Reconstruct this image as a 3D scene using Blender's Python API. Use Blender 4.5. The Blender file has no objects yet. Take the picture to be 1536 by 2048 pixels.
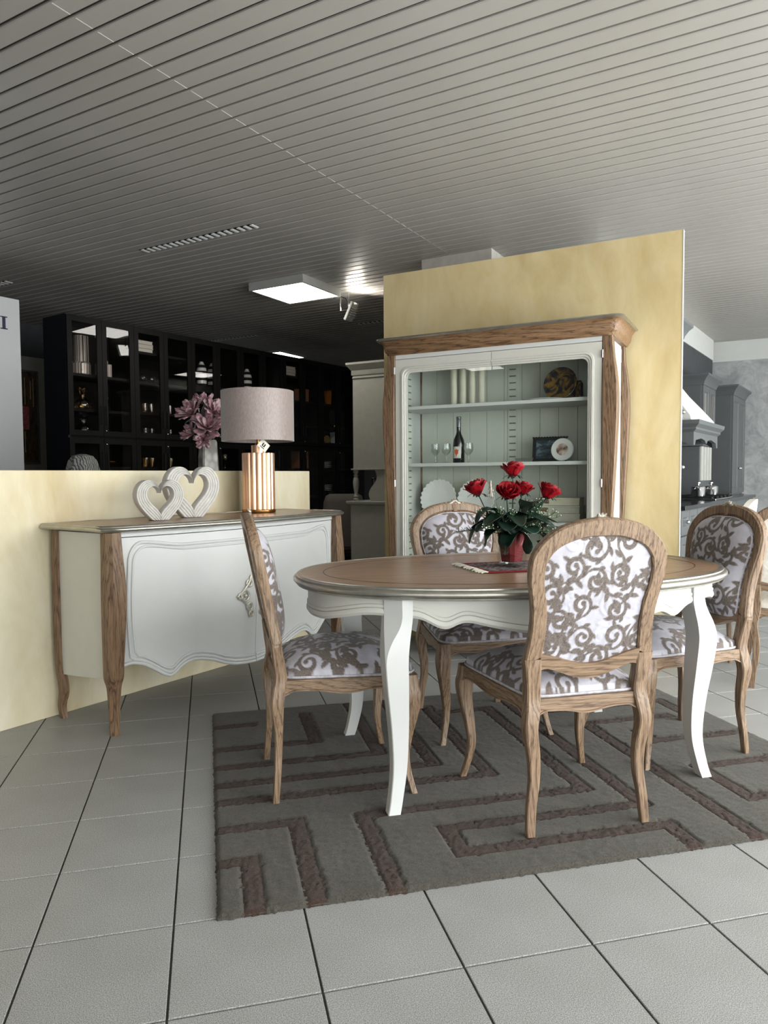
import bpy, math, random
import numpy as np
from mathutils import Vector, Matrix

S = bpy.context.scene
COL = S.collection
R = math.radians
random.seed(7)
rng = np.random.default_rng(11)

# ------------------------------------------------------------------ camera
CAMH = 1.14706
def make_camera():
    f, pitch, yaw, roll = 1440.78, -0.0498199, 0.2403755, -0.00655797
    fw = Vector((math.sin(yaw) * math.cos(pitch), math.cos(yaw) * math.cos(pitch), math.sin(pitch)))
    r = Vector((math.cos(yaw), -math.sin(yaw), 0)); u = r.cross(fw)
    r2 = r * math.cos(roll) + u * math.sin(roll); u2 = u * math.cos(roll) - r * math.sin(roll)
    cd = bpy.data.cameras.new('camera'); co = bpy.data.objects.new('camera', cd); COL.objects.link(co)
    m = Matrix((r2, u2, -fw)).transposed().to_4x4(); m.translation = (0, 0, CAMH)
    co.matrix_world = m
    cd.sensor_fit = 'VERTICAL'; cd.sensor_height = 32.0; cd.lens = f / 2048 * 32.0
    cd.clip_start = 0.05; cd.clip_end = 100
    S.camera = co
make_camera()
S.view_settings.view_transform = 'Standard'
S.view_settings.look = 'None'
S.view_settings.gamma = 1.0
S.view_settings.use_curve_mapping = False
S.view_settings.exposure = 0.0
S.cycles.use_light_tree = False; S.cycles.use_adaptive_sampling = True; S.cycles.adaptive_threshold = 0.03
S.cycles.max_bounces = 6; S.cycles.diffuse_bounces = 2; S.cycles.glossy_bounces = 3; S.cycles.transmission_bounces = 4; S.cycles.transparent_max_bounces = 12
S.cycles.caustics_reflective = False; S.cycles.caustics_refractive = False

# ------------------------------------------------------------------ sky and daylight
W = bpy.data.worlds.new('overcast_sky'); S.world = W; W.use_nodes = True
W.node_tree.nodes['Background'].inputs[0].default_value = (0.92, 0.96, 1.0, 1)
W.node_tree.nodes['Background'].inputs[1].default_value = 1.0

# showroom axes: a runs along the shop windows (into the picture to the right), b points from the room to the windows
HA = R(48.5)
WA = Vector((math.sin(HA), math.cos(HA), 0)); NA = Vector((math.cos(HA), -math.sin(HA), 0))
ROTA = R(90 - 48.5)
def AB(a, b, z=0.0): 
    p = WA * a + NA * b; return Vector((p.x, p.y, z))
ROTB = R(-42)
EX = Vector((math.cos(ROTB), math.sin(ROTB), 0)); EY = Vector((-math.sin(ROTB), math.cos(ROTB), 0))
def VB(x, y, z=0.0):
    p = EX * x + EY * y; return Vector((p.x, p.y, z))
WIN_B = 2.1
WIN = [(-3.9, -2.6), (-2.4, -1.0), (-0.8, 0.8), (1.0, 2.6), (2.8, 5.4), (5.7, 8.5), (8.7, 10.5)]
WIN_POWER = 24.5     # watts per square metre of shop window
FRONT_A = -4.2
FRONT_WIN = [(0.3, 1.95)]
def daylight(size, power, centre, inward, along):
    ld = bpy.data.lights.new('window_daylight', 'AREA'); ld.shape = 'RECTANGLE'
    ld.size = size; ld.size_y = 2.5; ld.energy = power * size * 2.5; ld.color = (1.0, 0.98, 0.985)
    lo = bpy.data.objects.new('window_daylight', ld); COL.objects.link(lo)
    x, y = along.copy(), Vector((0, 0, 1))
    if x.cross(y).dot(inward) > 0: x = -x            # area lights shine along local -Z
    m = Matrix((x, y, x.cross(y))).transposed().to_4x4(); m.translation = centre; lo.matrix_world = m
WIN_GAIN = [0.45, 0.45, 0.85, 1.2, 1.6, 0.8, 0.6]    # per-pane gains, set to make the daylight stronger on the right
for (a0, a1), g in zip(WIN, WIN_GAIN): daylight(a1 - a0, WIN_POWER * g, AB((a0 + a1) / 2, WIN_B + 0.25, 1.42), -NA, WA)
for (b0, b1) in FRONT_WIN: daylight(b1 - b0, WIN_POWER * 0.45, AB(FRONT_A - 0.25, (b0 + b1) / 2, 1.42), WA, NA)

# ------------------------------------------------------------------ helpers
def lin(c):
    return tuple(((v / 255) / 12.92 if v / 255 <= 0.04045 else ((v / 255 + 0.055) / 1.055) ** 2.4) for v in c)

class MB:
    def __init__(s): s.v = []; s.f = []
    def add(s, v, f):
        n = len(s.v); s.v.extend([tuple(p) for p in v]); s.f.extend([tuple(i + n for i in q) for q in f]); return s
    def box(s, x0, x1, y0, y1, z0, z1):
        return s.add([(x0,y0,z0),(x1,y0,z0),(x1,y1,z0),(x0,y1,z0),(x0,y0,z1),(x1,y0,z1),(x1,y1,z1),(x0,y1,z1)],
                     [(0,3,2,1),(4,5,6,7),(0,1,5,4),(1,2,6,5),(2,3,7,6),(3,0,4,7)])
    def ext(s, poly, d0, d1, plane='xz'):
        """polygon (two coordinates) pushed between d0 and d1 along the third axis"""
        def P(u, v, d): return (u, d, v) if plane == 'xz' else ((d, u, v) if plane == 'yz' else (u, v, d))
        n = len(poly)
        v = [P(a, b, d0) for a, b in poly] + [P(a, b, d1) for a, b in poly]
        f = [tuple(range(n))[::-1], tuple(range(n, 2 * n))]
        f += [(i, (i + 1) % n, (i + 1) % n + n, i + n) for i in range(n)]
        return s.add(v, f)
    def loft(s, secs, closed=True, caps=True, loop=False):
        n = len(secs[0]); v = [p for q in secs for p in q]; f = []
        m = len(secs)
        for i in range(m if loop else m - 1):
            j = (i + 1) % m
            for k in range(n if closed else n - 1):
                l = (k + 1) % n
                f.append((i * n + k, i * n + l, j * n + l, j * n + k))
        if caps and not loop: f += [tuple(range(n))[::-1], tuple(range((m - 1) * n, m * n))]
        return s.add(v, f)
    def lathe(s, prof, n=24, c=(0, 0, 0), caps=True, sx=1.0, sy=1.0):
        secs = [[(c[0] + r * sx * math.cos(2 * math.pi * k / n), c[1] + r * sy * math.sin(2 * math.pi * k / n), c[2] + z) for k in range(n)] for r, z in prof]
        return s.loft(secs, True, caps)
    def tube(s, path, rad, n=8, loop=False, caps=True):
        P = [Vector(p) for p in path]; m = len(P); secs = []; up = Vector((0, 0, 1)); last = None
        for i in range(m):
            t = (P[(i + 1) % m] - P[i - 1]) if (loop or 0 < i < m - 1) else (P[1] - P[0] if i == 0 else P[-1] - P[-2])
            t.normalize()
            if last is None:
                a = up if abs(t.z) < 0.9 else Vector((1, 0, 0)); x = t.cross(a).normalized()
            else:
                x = (last - t * last.dot(t)).normalized()
            last = x; y = t.cross(x); r = rad[i] if hasattr(rad, '__len__') else rad
            secs.append([tuple(P[i] + (x * math.cos(2 * math.pi * k / n) + y * math.sin(2 * math.pi * k / n)) * r) for k in range(n)])
        return s.loft(secs, True, caps, loop)
    def grid(s, pts):
        """pts: rows of points"""
        m, n = len(pts), len(pts[0])
        return s.add([p for r in pts for p in r], [(i*n+j, i*n+j+1, (i+1)*n+j+1, (i+1)*n+j) for i in range(m-1) for j in range(n-1)])
    def sphere(s, c, r, n=12, m=8, sx=1, sy=1, sz=1):
        return s.lathe([(max(r * math.sin(math.pi * i / m), 1e-4), -r * sz * math.cos(math.pi * i / m)) for i in range(m + 1)], n, c, True, sx, sy)

def mesh_of(name, mb, smooth=40):
    me = bpy.data.meshes.new(name); me.from_pydata(mb.v, [], mb.f); me.update()
    if smooth:
        me.polygons.foreach_set('use_smooth', [True] * len(me.polygons))
        me.set_sharp_from_angle(angle=R(smooth))
    return me
def obj(name, mb, mat, parent=None, smooth=40, bevel=0.0, loc=None, rz=None, seg=2):
    me = mb if isinstance(mb, bpy.types.Mesh) else mesh_of(name, mb, smooth)
    if mat is not None and not me.materials: me.materials.append(mat)
    o = bpy.data.objects.new(name, me); COL.objects.link(o)
    if parent: o.parent = parent
    if loc is not None: o.location = loc
    if rz is not None: o.rotation_euler = (0, 0, rz)
    if bevel:
        b = o.modifiers.new('bevel', 'BEVEL'); b.width = bevel; b.segments = seg; b.limit_method = 'ANGLE'; b.angle_limit = R(40)
    return o
def tag(o, label, cat, group=None, kind=None):
    o['label'] = label; o['category'] = cat
    if group: o['group'] = group
    if kind: o['kind'] = kind
    return o
def thing(name, label, cat, loc=(0, 0, 0), rz=0.0, group=None):
    o = bpy.data.objects.new(name, None); COL.objects.link(o); o.empty_display_size = 0.1
    o.location = loc; o.rotation_euler = (0, 0, rz)
    return tag(o, label, cat, group)
def struct(name, mb, mat, **k):
    o = obj(name, mb, mat, **k); o['kind'] = 'structure'; return o
def copy_tree(o, parent=None):
    c = o.copy(); COL.objects.link(c); c.parent = parent
    for ch in list(o.children): copy_tree(ch, c)
    return c
def B(x0, x1, y0, y1, z0, z1): return MB().box(x0, x1, y0, y1, z0, z1)

# ------------------------------------------------------------------ materials
def base_mat(name):
    m = bpy.data.materials.new(name); m.use_nodes = True
    nt = m.node_tree; return m, nt, nt.nodes['Principled BSDF']
def coords(nt, scale=(1, 1, 1), kind='Object', rot=(0, 0, 0)):
    tc = nt.nodes.new('ShaderNodeTexCoord'); mp = nt.nodes.new('ShaderNodeMapping')
    mp.inputs['Scale'].default_value = scale; mp.inputs['Rotation'].default_value = rot
    nt.links.new(tc.outputs[kind], mp.inputs['Vector']); return mp.outputs['Vector']
def noise(nt, vec, scale, detail=4, rough=0.5, dist=0.0):
    n = nt.nodes.new('ShaderNodeTexNoise'); n.inputs['Scale'].default_value = scale; n.inputs['Detail'].default_value = detail
    n.inputs['Roughness'].default_value = rough; n.inputs['Distortion'].default_value = dist
    nt.links.new(vec, n.inputs['Vector']); return n.outputs['Fac']
def ramp(nt, fac, stops):
    r = nt.nodes.new('ShaderNodeValToRGB'); e = r.color_ramp.elements
    while len(e) < len(stops): e.new(0.5)
    for i, (p, c) in enumerate(stops): e[i].position = p; e[i].color = (*c, 1)
    nt.links.new(fac, r.inputs['Fac']); return r.outputs['Color']
def mixc(nt, fac, a, b, mode='MIX'):
    m = nt.nodes.new('ShaderNodeMix'); m.data_type = 'RGBA'; m.blend_type = mode
    for sock, val in (('Factor', fac), ('A', a), ('B', b)):
        i = [s for s in m.inputs if s.name == sock and (s.type == 'RGBA' if sock != 'Factor' else s.type == 'VALUE')][0]
        if isinstance(val, (int, float)): i.default_value = val
        elif isinstance(val, tuple): i.default_value = (*val, 1)
        else: nt.links.new(val, i)
    return [s for s in m.outputs if s.type == 'RGBA'][0]
def bump(nt, bs, h, strength=0.2, dist=0.002):
    b = nt.nodes.new('ShaderNodeBump'); b.inputs['Strength'].default_value = strength; b.inputs['Distance'].default_value = dist
    nt.links.new(h, b.inputs['Height']); nt.links.new(b.outputs['Normal'], bs.inputs['Normal'])
def plain(name, c, rough=0.5, metal=0.0, vary=0.06, vscale=12.0, bmp=0.0, bscale=200.0, coat=0.0, spec=0.5):
    m, nt, bs = base_mat(name); c = lin(c); v = coords(nt)
    f = noise(nt, v, vscale, 3)
    lo = tuple(x * (1 - vary) for x in c); hi = tuple(min(1, x * (1 + vary)) for x in c)
    nt.links.new(ramp(nt, f, [(0.3, lo), (0.7, hi)]), bs.inputs['Base Color'])
    bs.inputs['Roughness'].default_value = rough; bs.inputs['Metallic'].default_value = metal
    bs.inputs['Coat Weight'].default_value = coat; bs.inputs['Specular IOR Level'].default_value = spec
    if bmp: bump(nt, bs, noise(nt, v, bscale, 2), bmp)
    return m
def oak(name, light, dark, axis='z', rough=0.45, strength=1.0):
    m, nt, bs = base_mat(name)
    sc = {'z': (1, 1, 0.07), 'x': (0.07, 1, 1), 'y': (1, 0.07, 1)}[axis]
    v = coords(nt, sc)
    wv = nt.nodes.new('ShaderNodeTexWave'); wv.wave_type = 'BANDS'; wv.bands_direction = 'DIAGONAL'; wv.wave_profile = 'SIN'
    wv.inputs['Scale'].default_value = 34.0; wv.inputs['Distortion'].default_value = 9.0; wv.inputs['Detail'].default_value = 3.0; wv.inputs['Detail Scale'].default_value = 1.6; wv.inputs['Detail Roughness'].default_value = 0.55
    nt.links.new(v, wv.inputs['Vector'])
    streak = noise(nt, v, 70, 3, 0.6)
    fine = noise(nt, v, 260, 4, 0.6)
    c1 = ramp(nt, wv.outputs['Fac'], [(0.0, lin(dark)), (0.12, tuple(0.75 * a + 0.25 * b for a, b in zip(lin(light), lin(dark)))), (0.45, lin(light)), (1.0, tuple(x * 1.06 for x in lin(light)))])
    c2 = ramp(nt, fine, [(0.32, (0.45, 0.42, 0.4)), (0.55, (1, 1, 1))])
    c3 = ramp(nt, streak, [(0.35, (0.72, 0.70, 0.68)), (0.6, (1, 1, 1))])
    nt.links.new(mixc(nt, 0.9, mixc(nt, 0.75 * strength, c1, c2, 'MULTIPLY'), c3, 'MULTIPLY'), bs.inputs['Base Color'])
    bs.inputs['Roughness'].default_value = rough
    bump(nt, bs, fine, 0.25, 0.0015)
    return m
def emit(name, c, strength):
    m, nt, bs = base_mat(name); bs.inputs['Base Color'].default_value = (*lin(c), 1)
    bs.inputs['Emission Color'].default_value = (*lin(c), 1); bs.inputs['Emission Strength'].default_value = strength; return m
def thin_glass(name, tint=(1, 1, 1), ior=1.5, gloss=1.0, rough=0.0):
    m = bpy.data.materials.new(name); m.use_nodes = True; nt = m.node_tree; nt.nodes.clear()
    out = nt.nodes.new('ShaderNodeOutputMaterial'); mx = nt.nodes.new('ShaderNodeMixShader')
    tr = nt.nodes.new('ShaderNodeBsdfTransparent'); tr.inputs[0].default_value = (*tint, 1)
    gl = nt.nodes.new('ShaderNodeBsdfGlossy'); gl.inputs['Roughness'].default_value = rough
    fr = nt.nodes.new('ShaderNodeFresnel'); fr.inputs['IOR'].default_value = ior
    mu = nt.nodes.new('ShaderNodeMath'); mu.operation = 'MULTIPLY'; mu.inputs[1].default_value = gloss; mu.use_clamp = True
    ge = nt.nodes.new('ShaderNodeNewGeometry'); bk = nt.nodes.new('ShaderNodeMath'); bk.operation = 'SUBTRACT'; bk.inputs[0].default_value = 1.0
    nt.links.new(ge.outputs['Backfacing'], bk.inputs[1]); m2 = nt.nodes.new('ShaderNodeMath'); m2.operation = 'MULTIPLY'
    nt.links.new(fr.outputs[0], mu.inputs[0]); nt.links.new(mu.outputs[0], m2.inputs[0]); nt.links.new(bk.outputs[0], m2.inputs[1]); nt.links.new(m2.outputs[0], mx.inputs[0])
    nt.links.new(tr.outputs[0], mx.inputs[1]); nt.links.new(gl.outputs[0], mx.inputs[2]); nt.links.new(mx.outputs[0], out.inputs[0])
    return m
def patina(name, c1, c2, c3, sc=(1, 1, 0.45), rough=0.75):
    m, nt, bs = base_mat(name); v = coords(nt, sc)
    a = noise(nt, v, 2.2, 5, 0.6, 0.6); b = noise(nt, v, 6.5, 5, 0.6, 1.2)
    ca = ramp(nt, a, [(0.33, lin(c1)), (0.52, lin(c2)), (0.70, lin(c3))])
    cb = ramp(nt, b, [(0.35, lin(c2)), (0.68, lin(c3))])
    nt.links.new(mixc(nt, 0.4, ca, cb), bs.inputs['Base Color']); bs.inputs['Roughness'].default_value = rough
    bump(nt, bs, noise(nt, coords(nt), 60, 4), 0.12, 0.003); return m

M = {}
M['white'] = plain('white_lacquer', (210, 211, 209), 0.42, vary=0.015)
M['cream'] = plain('ivory_lacquer', (208, 207, 199), 0.45, vary=0.02)
M['oak'] = oak('weathered_oak_upright', (150, 125, 101), (108, 86, 67), 'z')
M['oak_x'] = oak('weathered_oak_across', (150, 125, 101), (108, 86, 67), 'x')
M['oak_y'] = oak('weathered_oak_lengthwise', (150, 125, 101), (108, 86, 67), 'y')
M['oakd'] = oak('dark_oak_upright', (138, 110, 84), (90, 67, 48), 'z')
M['oakd_x'] = oak('dark_oak_across', (146, 114, 84), (96, 70, 48), 'x')
M['veneer'] = oak('oak_table_veneer', (172, 140, 112), (148, 116, 90), 'x', 0.3, 0.6)
M['silver'] = plain('champagne_silver_leaf', (176, 173, 164), 0.34, 0.9, 0.12, 25)
M['crest'] = plain('pale_silver_carving', (176, 169, 156), 0.35, 0.55, 0.15, 60)
M['brass'] = plain('warm_brass', (190, 140, 80), 0.25, 1.0, 0.05)
M['copper'] = plain('rose_gold_metal', (236, 190, 158), 0.34, 0.8, 0.04)
M['black_wood'] = plain('black_brown_wood', (15, 13, 13), 0.5, vary=0.2, vscale=40, spec=0.2)
M['navy'] = plain('dark_navy_panel', (18, 20, 28), 0.5, vary=0.1)
M['glass'] = thin_glass('clear_pane', (0.97, 0.99, 0.98), 1.5)
M['vase_glass'] = thin_glass('clear_vase_glass', (0.95, 0.97, 0.97), 1.5, 2.5)
M['smoke'] = thin_glass('smoked_pane', (0.94, 0.93, 0.92), 1.5, 1.0)
M['crystal'] = thin_glass('crystal', (0.94, 0.95, 0.95), 1.6, 2.2)
M['gold_glass'] = thin_glass('gold_rimmed_glass', (0.92, 0.80, 0.60), 1.7, 3.0, 0.05)
M['led'] = emit('led_diffuser', (255, 252, 244), 15.0)
M['ltframe'] = plain('light_grey_frame', (168, 168, 162), 0.5)
M['dark'] = plain('black_void', (14, 14, 14), 0.8)
M['grey_cab'] = plain('grey_painted_wood', (88, 91, 92), 0.5, vary=0.04)
M['greige'] = plain('greige_painted_wood', (156, 154, 142), 0.55, vary=0.05, vscale=18)
M['steel'] = plain('polished_steel', (215, 215, 215), 0.2, 1.0, 0.02)
M['plaster'] = plain('white_plaster', (208, 210, 206), 0.8, vary=0.02)
M['charcoal_wall'] = plain('charcoal_wall', (66, 69, 72), 0.8, vary=0.1)
M['porcelain'] = plain('white_porcelain', (236, 236, 234), 0.18, vary=0.01, coat=0.4)
# ------------------------------------------------------------------ the room shell
A0, A1, B0 = FRONT_A, 10.9, -8.0         # room extents along a and towards the dark back wall
CEIL = 2.89
def ab_quad(a0, a1, b0, b1, z0, z1):
    m = MB(); p = [AB(a0, b0), AB(a1, b0), AB(a1, b1), AB(a0, b1)]
    m.add([(q.x, q.y, z0) for q in p] + [(q.x, q.y, z1) for q in p],
          [(0,3,2,1),(4,5,6,7),(0,1,5,4),(1,2,6,5),(2,3,7,6),(3,0,4,7)])
    return m

# floor: dark grout bed with a grid of ceramic tiles
M['grout'] = plain('dark_grout', (66, 64, 60), 0.9, vary=0.15, vscale=30)
def tile_mat():
    m, nt, bs = base_mat('speckled_grey_tile'); v = coords(nt)
    sp = noise(nt, v, 420, 2, 0.7); big = noise(nt, v, 5, 4)
    c = ramp(nt, sp, [(0.36, lin((118, 117, 115))), (0.5, lin((160, 160, 158))), (0.66, lin((196, 197, 196)))])
    c2 = ramp(nt, big, [(0.3, (0.9, 0.9, 0.89)), (0.7, (1, 1, 1))])
    nt.links.new(mixc(nt, 1.0, c, c2, 'MULTIPLY'), bs.inputs['Base Color'])
    bs.inputs['Roughness'].default_value = 0.42; bs.inputs['Specular IOR Level'].default_value = 0.35
    bump(nt, bs, sp, 0.12, 0.001); return m
M['tile'] = tile_mat()
floor = struct('floor', ab_quad(A0 - .1, A1 + .1, B0 - .1, WIN_B + .1, -0.12, -0.004), M['grout'], smooth=0)
T = 1 / 3
def tile_mesh():
    g = 0.0028; h = T / 2 - g; c = 0.0012
    m = MB(); m.loft([[(-h, -h, -0.004), (h, -h, -0.004), (h, h, -0.004), (-h, h, -0.004)],
                      [(-h, -h, -c), (h, -h, -c), (h, h, -c), (-h, h, -c)],
                      [(-h + c, -h + c, 0), (h - c, -h + c, 0), (h - c, h - c, 0), (-h + c, h - c, 0)]])
    return m
TM = mesh_of('tile', tile_mesh(), 0); TM.materials.append(M['tile'])
yaw = 0.2403755
def in_room(p, m=0.0):
    a, b = p.dot(WA), p.dot(NA); return A0 + m < a < A1 - m and B0 + m < b < WIN_B - m
near, rest = [], []
for i in range(-26, 40):
    for j in range(-30, 48):
        x, y = (i + 0.5 - 1.31122) * T, (j + 0.5 + 5.6146) * T
        p = Vector((x, y, 0))
        if not in_room(p, 0.1): continue
        dx = x * math.cos(yaw) - y * math.sin(yaw); dz = x * math.sin(yaw) + y * math.cos(yaw)
        under_rug = 0.12 < x < 2.2 and 1.97 < y < 3.4
        if dz > 1.15 and abs(dx) < 0.55 * dz + 0.25 and dz < 8.5 and not under_rug: near.append((dz, x, y))
        else: rest.append((x, y))
near.sort()
for dz, x, y in near[300:]: rest.append((x, y))
for dz, x, y in near[:300]:
    o = bpy.data.objects.new('tile', TM); COL.objects.link(o); o.parent = floor; o.location = (x, y, 0)
tm = MB(); tv = tile_mesh()
for x, y in rest: tm.add([(a + x, b + y, c) for a, b, c in tv.v], tv.f)
o = obj('tile_field', tm, M['tile'], floor, 0); o['kind'] = 'stuff'

# ceiling: long metal slats with dark reveals
def slat_mat():
    m, nt, bs = base_mat('grey_ceiling_slat'); v = coords(nt)
    n = noise(nt, v, 1.2, 3)
    nt.links.new(ramp(nt, n, [(0.3, lin((166, 162, 156))), (0.7, lin((178, 174, 168)))]), bs.inputs['Base Color'])
    bs.inputs['Roughness'].default_value = 0.38; bs.inputs['Specular IOR Level'].default_value = 0.5
    bump(nt, bs, noise(nt, v, 350, 2), 0.05, 0.0005); return m
M['slat'] = slat_mat()
M['reveal'] = plain('dark_ceiling_reveal', (58, 58, 56), 0.7)
ceiling = struct('ceiling', ab_quad(A0 - .1, A1 + .1, B0 - .1, WIN_B + .1, CEIL + 0.012, CEIL + 0.15), M['reveal'], smooth=0)
RS = R(-43.5)
SD = Vector((math.cos(RS), math.sin(RS), 0)); QD = Vector((-math.sin(RS), math.cos(RS), 0))
SEAM = -2.405
def slat_profile(L):      # local x along the slat from 0 to L, y across, underside at z = 0
    w = 0.0425
    pr = [(-w, 0.011), (-w, 0.004), (-w + 0.004, 0.0), (w - 0.004, 0.0), (w, 0.004), (w, 0.011)]
    return MB().loft([[(0.0, y, z) for y, z in pr], [(L, y, z) for y, z in pr]])
def clip_span(q):         # span of a slat inside the room at cross position q
    lo, hi = -30.0, 30.0
    for d, c0, c1 in ((WA, A0 - .05, A1 + .05), (NA, B0 - .05, WIN_B + .05)):
        k = SD.dot(d); e = QD.dot(d) * q
        t0, t1 = sorted(((c0 - e) / k, (c1 - e) / k)); lo = max(lo, t0); hi = min(hi, t1)
    return lo, hi
sm = MB(); cnt = 0
for k in range(-80, 160):
    q = 0.065 + 0.05 + k * 0.1
    lo, hi = clip_span(q)
    if hi - lo < 0.3: continue
    segs = []
    for s0, s1 in ((lo, min(hi, SEAM - 0.001)), (max(lo, SEAM + 0.001), hi)):
        if s1 - s0 > 0.1: segs.append((s0, s1))
    for s0, s1 in segs:
        p = SD * s0 + QD * q
        if 1.5 < q < 11.2 and cnt < 300:
            o = obj('slat', slat_profile(s1 - s0), M['slat'], ceiling, 0, loc=(p.x, p.y, CEIL), rz=RS); cnt += 1
        else:
            t = slat_profile(s1 - s0); cs, sn = math.cos(RS), math.sin(RS)
            sm.add([(p.x + x * cs - y * sn, p.y + x * sn + y * cs, CEIL + z) for x, y, z in t.v], t.f)
o = obj('slat_field', sm, M['slat'], ceiling, 0); o['kind'] = 'stuff'
jm = MB(); cs, sn = math.cos(RS), math.sin(RS)
for k in range(14, 110):
    q = 0.115 + k * 0.1; lo, hi = clip_span(q)
    if not (lo < SEAM < hi): continue
    p = SD * SEAM + QD * q; t = MB().box(-0.0022, 0.0022, -0.0385, 0.0385, -0.0007, 0.004)
    jm.add([(p.x + x * cs - y * sn, p.y + x * sn + y * cs, CEIL + z) for x, y, z in t.v], t.f)
o = obj('slat_joints', jm, M['plaster'], ceiling, 0); o['kind'] = 'stuff'

# walls
def venetian():
    m, nt, bs = base_mat('grey_venetian_plaster'); v = coords(nt)
    a = noise(nt, v, 1.6, 6, 0.65, 2.2); b = noise(nt, v, 5.0, 5, 0.6, 3.0)
    ca = ramp(nt, a, [(0.35, lin((134, 137, 138))), (0.65, lin((182, 185, 186)))]); cb = ramp(nt, b, [(0.4, lin((140, 143, 144))), (0.7, lin((196, 198, 198)))])
    nt.links.new(mixc(nt, 0.4, ca, cb), bs.inputs['Base Color']); bs.inputs['Roughness'].default_value = 0.5; return m
M['venetian'] = venetian()
# far plaster wall, parallel to the tall partition
FW = 10.62
def vb_box(x0, x1, y0, y1, z0, z1):
    m = MB(); p = [VB(x0, y0), VB(x1, y0), VB(x1, y1), VB(x0, y1)]
    m.add([(q.x, q.y, z0) for q in p] + [(q.x, q.y, z1) for q in p],
          [(0,3,2,1),(4,5,6,7),(0,1,5,4),(1,2,6,5),(2,3,7,6),(3,0,4,7)])
    return m
struct('wall_back', vb_box(-2.6, 4.2, FW, FW + 0.2, 0, 2.63), M['venetian'], smooth=0)
struct('trim_1', vb_box(-2.6, 4.2, FW - 0.012, FW + 0.2, 2.63, CEIL + 0.012), M['plaster'], smooth=0)
struct('wall_left', ab_quad(A0 - .1, A1 + .1, B0 - .12, B0, 0, CEIL + 0.012), M['charcoal_wall'], smooth=0)
wf = MB(); ed = [B0 - .1] + [v for w in FRONT_WIN for v in w] + [WIN_B + .1]
for i in range(0, len(ed), 2):
    t = ab_quad(A0 - .14, A0, ed[i], ed[i + 1], 0, CEIL + 0.012); wf.add(t.v, t.f)
for w0, w1 in FRONT_WIN:
    t = ab_quad(A0 - .14, A0, w0, w1, 0, 0.14); wf.add(t.v, t.f); t = ab_quad(A0 - .14, A0, w0, w1, 2.72, CEIL + 0.012); wf.add(t.v, t.f)
struct('wall_front', wf, plain('grey_shop_wall', (96, 96, 95), 0.8), smooth=0)
for i, (w0, w1) in enumerate(FRONT_WIN):
    pn = struct('window_%d' % (i + 8), ab_quad(A0 - .066, A0 - .06, w0, w1, 0.14, 2.72), M['glass'], smooth=0)
    fr = MB()
    for c in (w0, (w0 + w1) / 2, w1):
        t = ab_quad(A0 - .1, A0 - .03, max(w0, c - .03), min(w1, c + .03), 0.14, 2.72); fr.add(t.v, t.f)
    obj('window_frame', fr, M['dark'], pn, 0)
struct('wall_end', ab_quad(A1, A1 + .12, B0 - .1, WIN_B + .1, 0, CEIL + 0.012), M['grey_cab'], smooth=0)
# shop window wall on the right, behind the photographer
edges = [A0 - .1] + [v for w in WIN for v in w] + [A1 + .1]
ww = MB()
for i in range(0, len(edges), 2):
    t = ab_quad(edges[i], edges[i + 1], WIN_B, WIN_B + .14, 0, CEIL + 0.012); ww.add(t.v, t.f)
for w0, w1 in WIN:
    t = ab_quad(w0, w1, WIN_B, WIN_B + .14, 0, 0.14); ww.add(t.v, t.f)
    t = ab_quad(w0, w1, WIN_B, WIN_B + .14, 2.72, CEIL + 0.012); ww.add(t.v, t.f)
struct('wall_right', ww, M['plaster'], smooth=0)
for i, (w0, w1) in enumerate(WIN):
    pn = struct('window_%d' % (i + 1), ab_quad(w0, w1, WIN_B + .06, WIN_B + .066, 0.14, 2.72), M['glass'], smooth=0)
    fr = MB()
    for c in (w0, (w0 + w1) / 2, w1):
        t = ab_quad(max(w0, c - .03), min(w1, c + .03), WIN_B + .03, WIN_B + .1, 0.14, 2.72); fr.add(t.v, t.f)
    obj('window_frame', fr, M['dark'], pn, 0)

# partitions: the tall ochre panel behind the glazed cabinet, the low one behind the sideboard
M['ochre'] = patina('ochre_glazed_paint', (180, 155, 104), (206, 186, 138), (222, 208, 170))
M['ochre_lit'] = patina('lit_ochre_glazed_paint', (186, 162, 112), (220, 208, 174), (234, 228, 208))  # same ochre paint, colour paled for the window light on the low wall
t = struct('wall_center', MB().box(-2.472, -0.478, 4.62, 4.655, 0, 2.58), M['ochre'], smooth=0, rz=ROTB)
obj('lit_edge_strip', MB().box(-0.478, -0.474, 4.618, 4.657, 0, 2.58), M['white'], t, 0)  # white added to the panel's end face for the window light it catches
struct('wall_low', MB().box(-1.0, 3.81, 3.265, 3.37, 0, 1.185), M['ochre_lit'], smooth=0, rz=ROTA, bevel=0.004)

# ------------------------------------------------------------------ ceiling fittings
def led_panel(c, rz, label, name='ceiling_light_panel', z=CEIL, h=0.07, w=0.6):
    r = thing(name, label, 'ceiling light', (c[0], c[1], z), rz, 'surface mounted square led panels')
    e = w / 2; t = 0.022
    for x0, x1, y0, y1 in ((-e, e, -e, -e + t), (-e, e, e - t, e), (-e, -e + t, -e + t, e - t), (e - t, e, -e + t, e - t)):
        obj('frame_side', B(x0, x1, y0, y1, -h, 0.0), M['ltframe'], r, 0, 0.0015)
    obj('diffuser', B(-e + t, e - t, -e + t, e - t, -h + 0.004, -0.01), M['led'], r, 0)
    return r
led_panel((0.82, 6.69), RS, 'square white glowing ceiling panel hanging left of the tall ochre wall')
bx = struct('trim_3', MB().box(-.3, .3, -.3, .3, -.22, 0.0), plain('pale_boxed_duct', (188, 184, 176), 0.8, vary=0.12), smooth=0, bevel=0.002); bx.location = (2.14, 5.68, CEIL); bx.rotation_euler = (0, 0, RS)
led_panel((4.3, 7.2), RS, 'square ceiling panel hidden behind the tall ochre wall')
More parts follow.
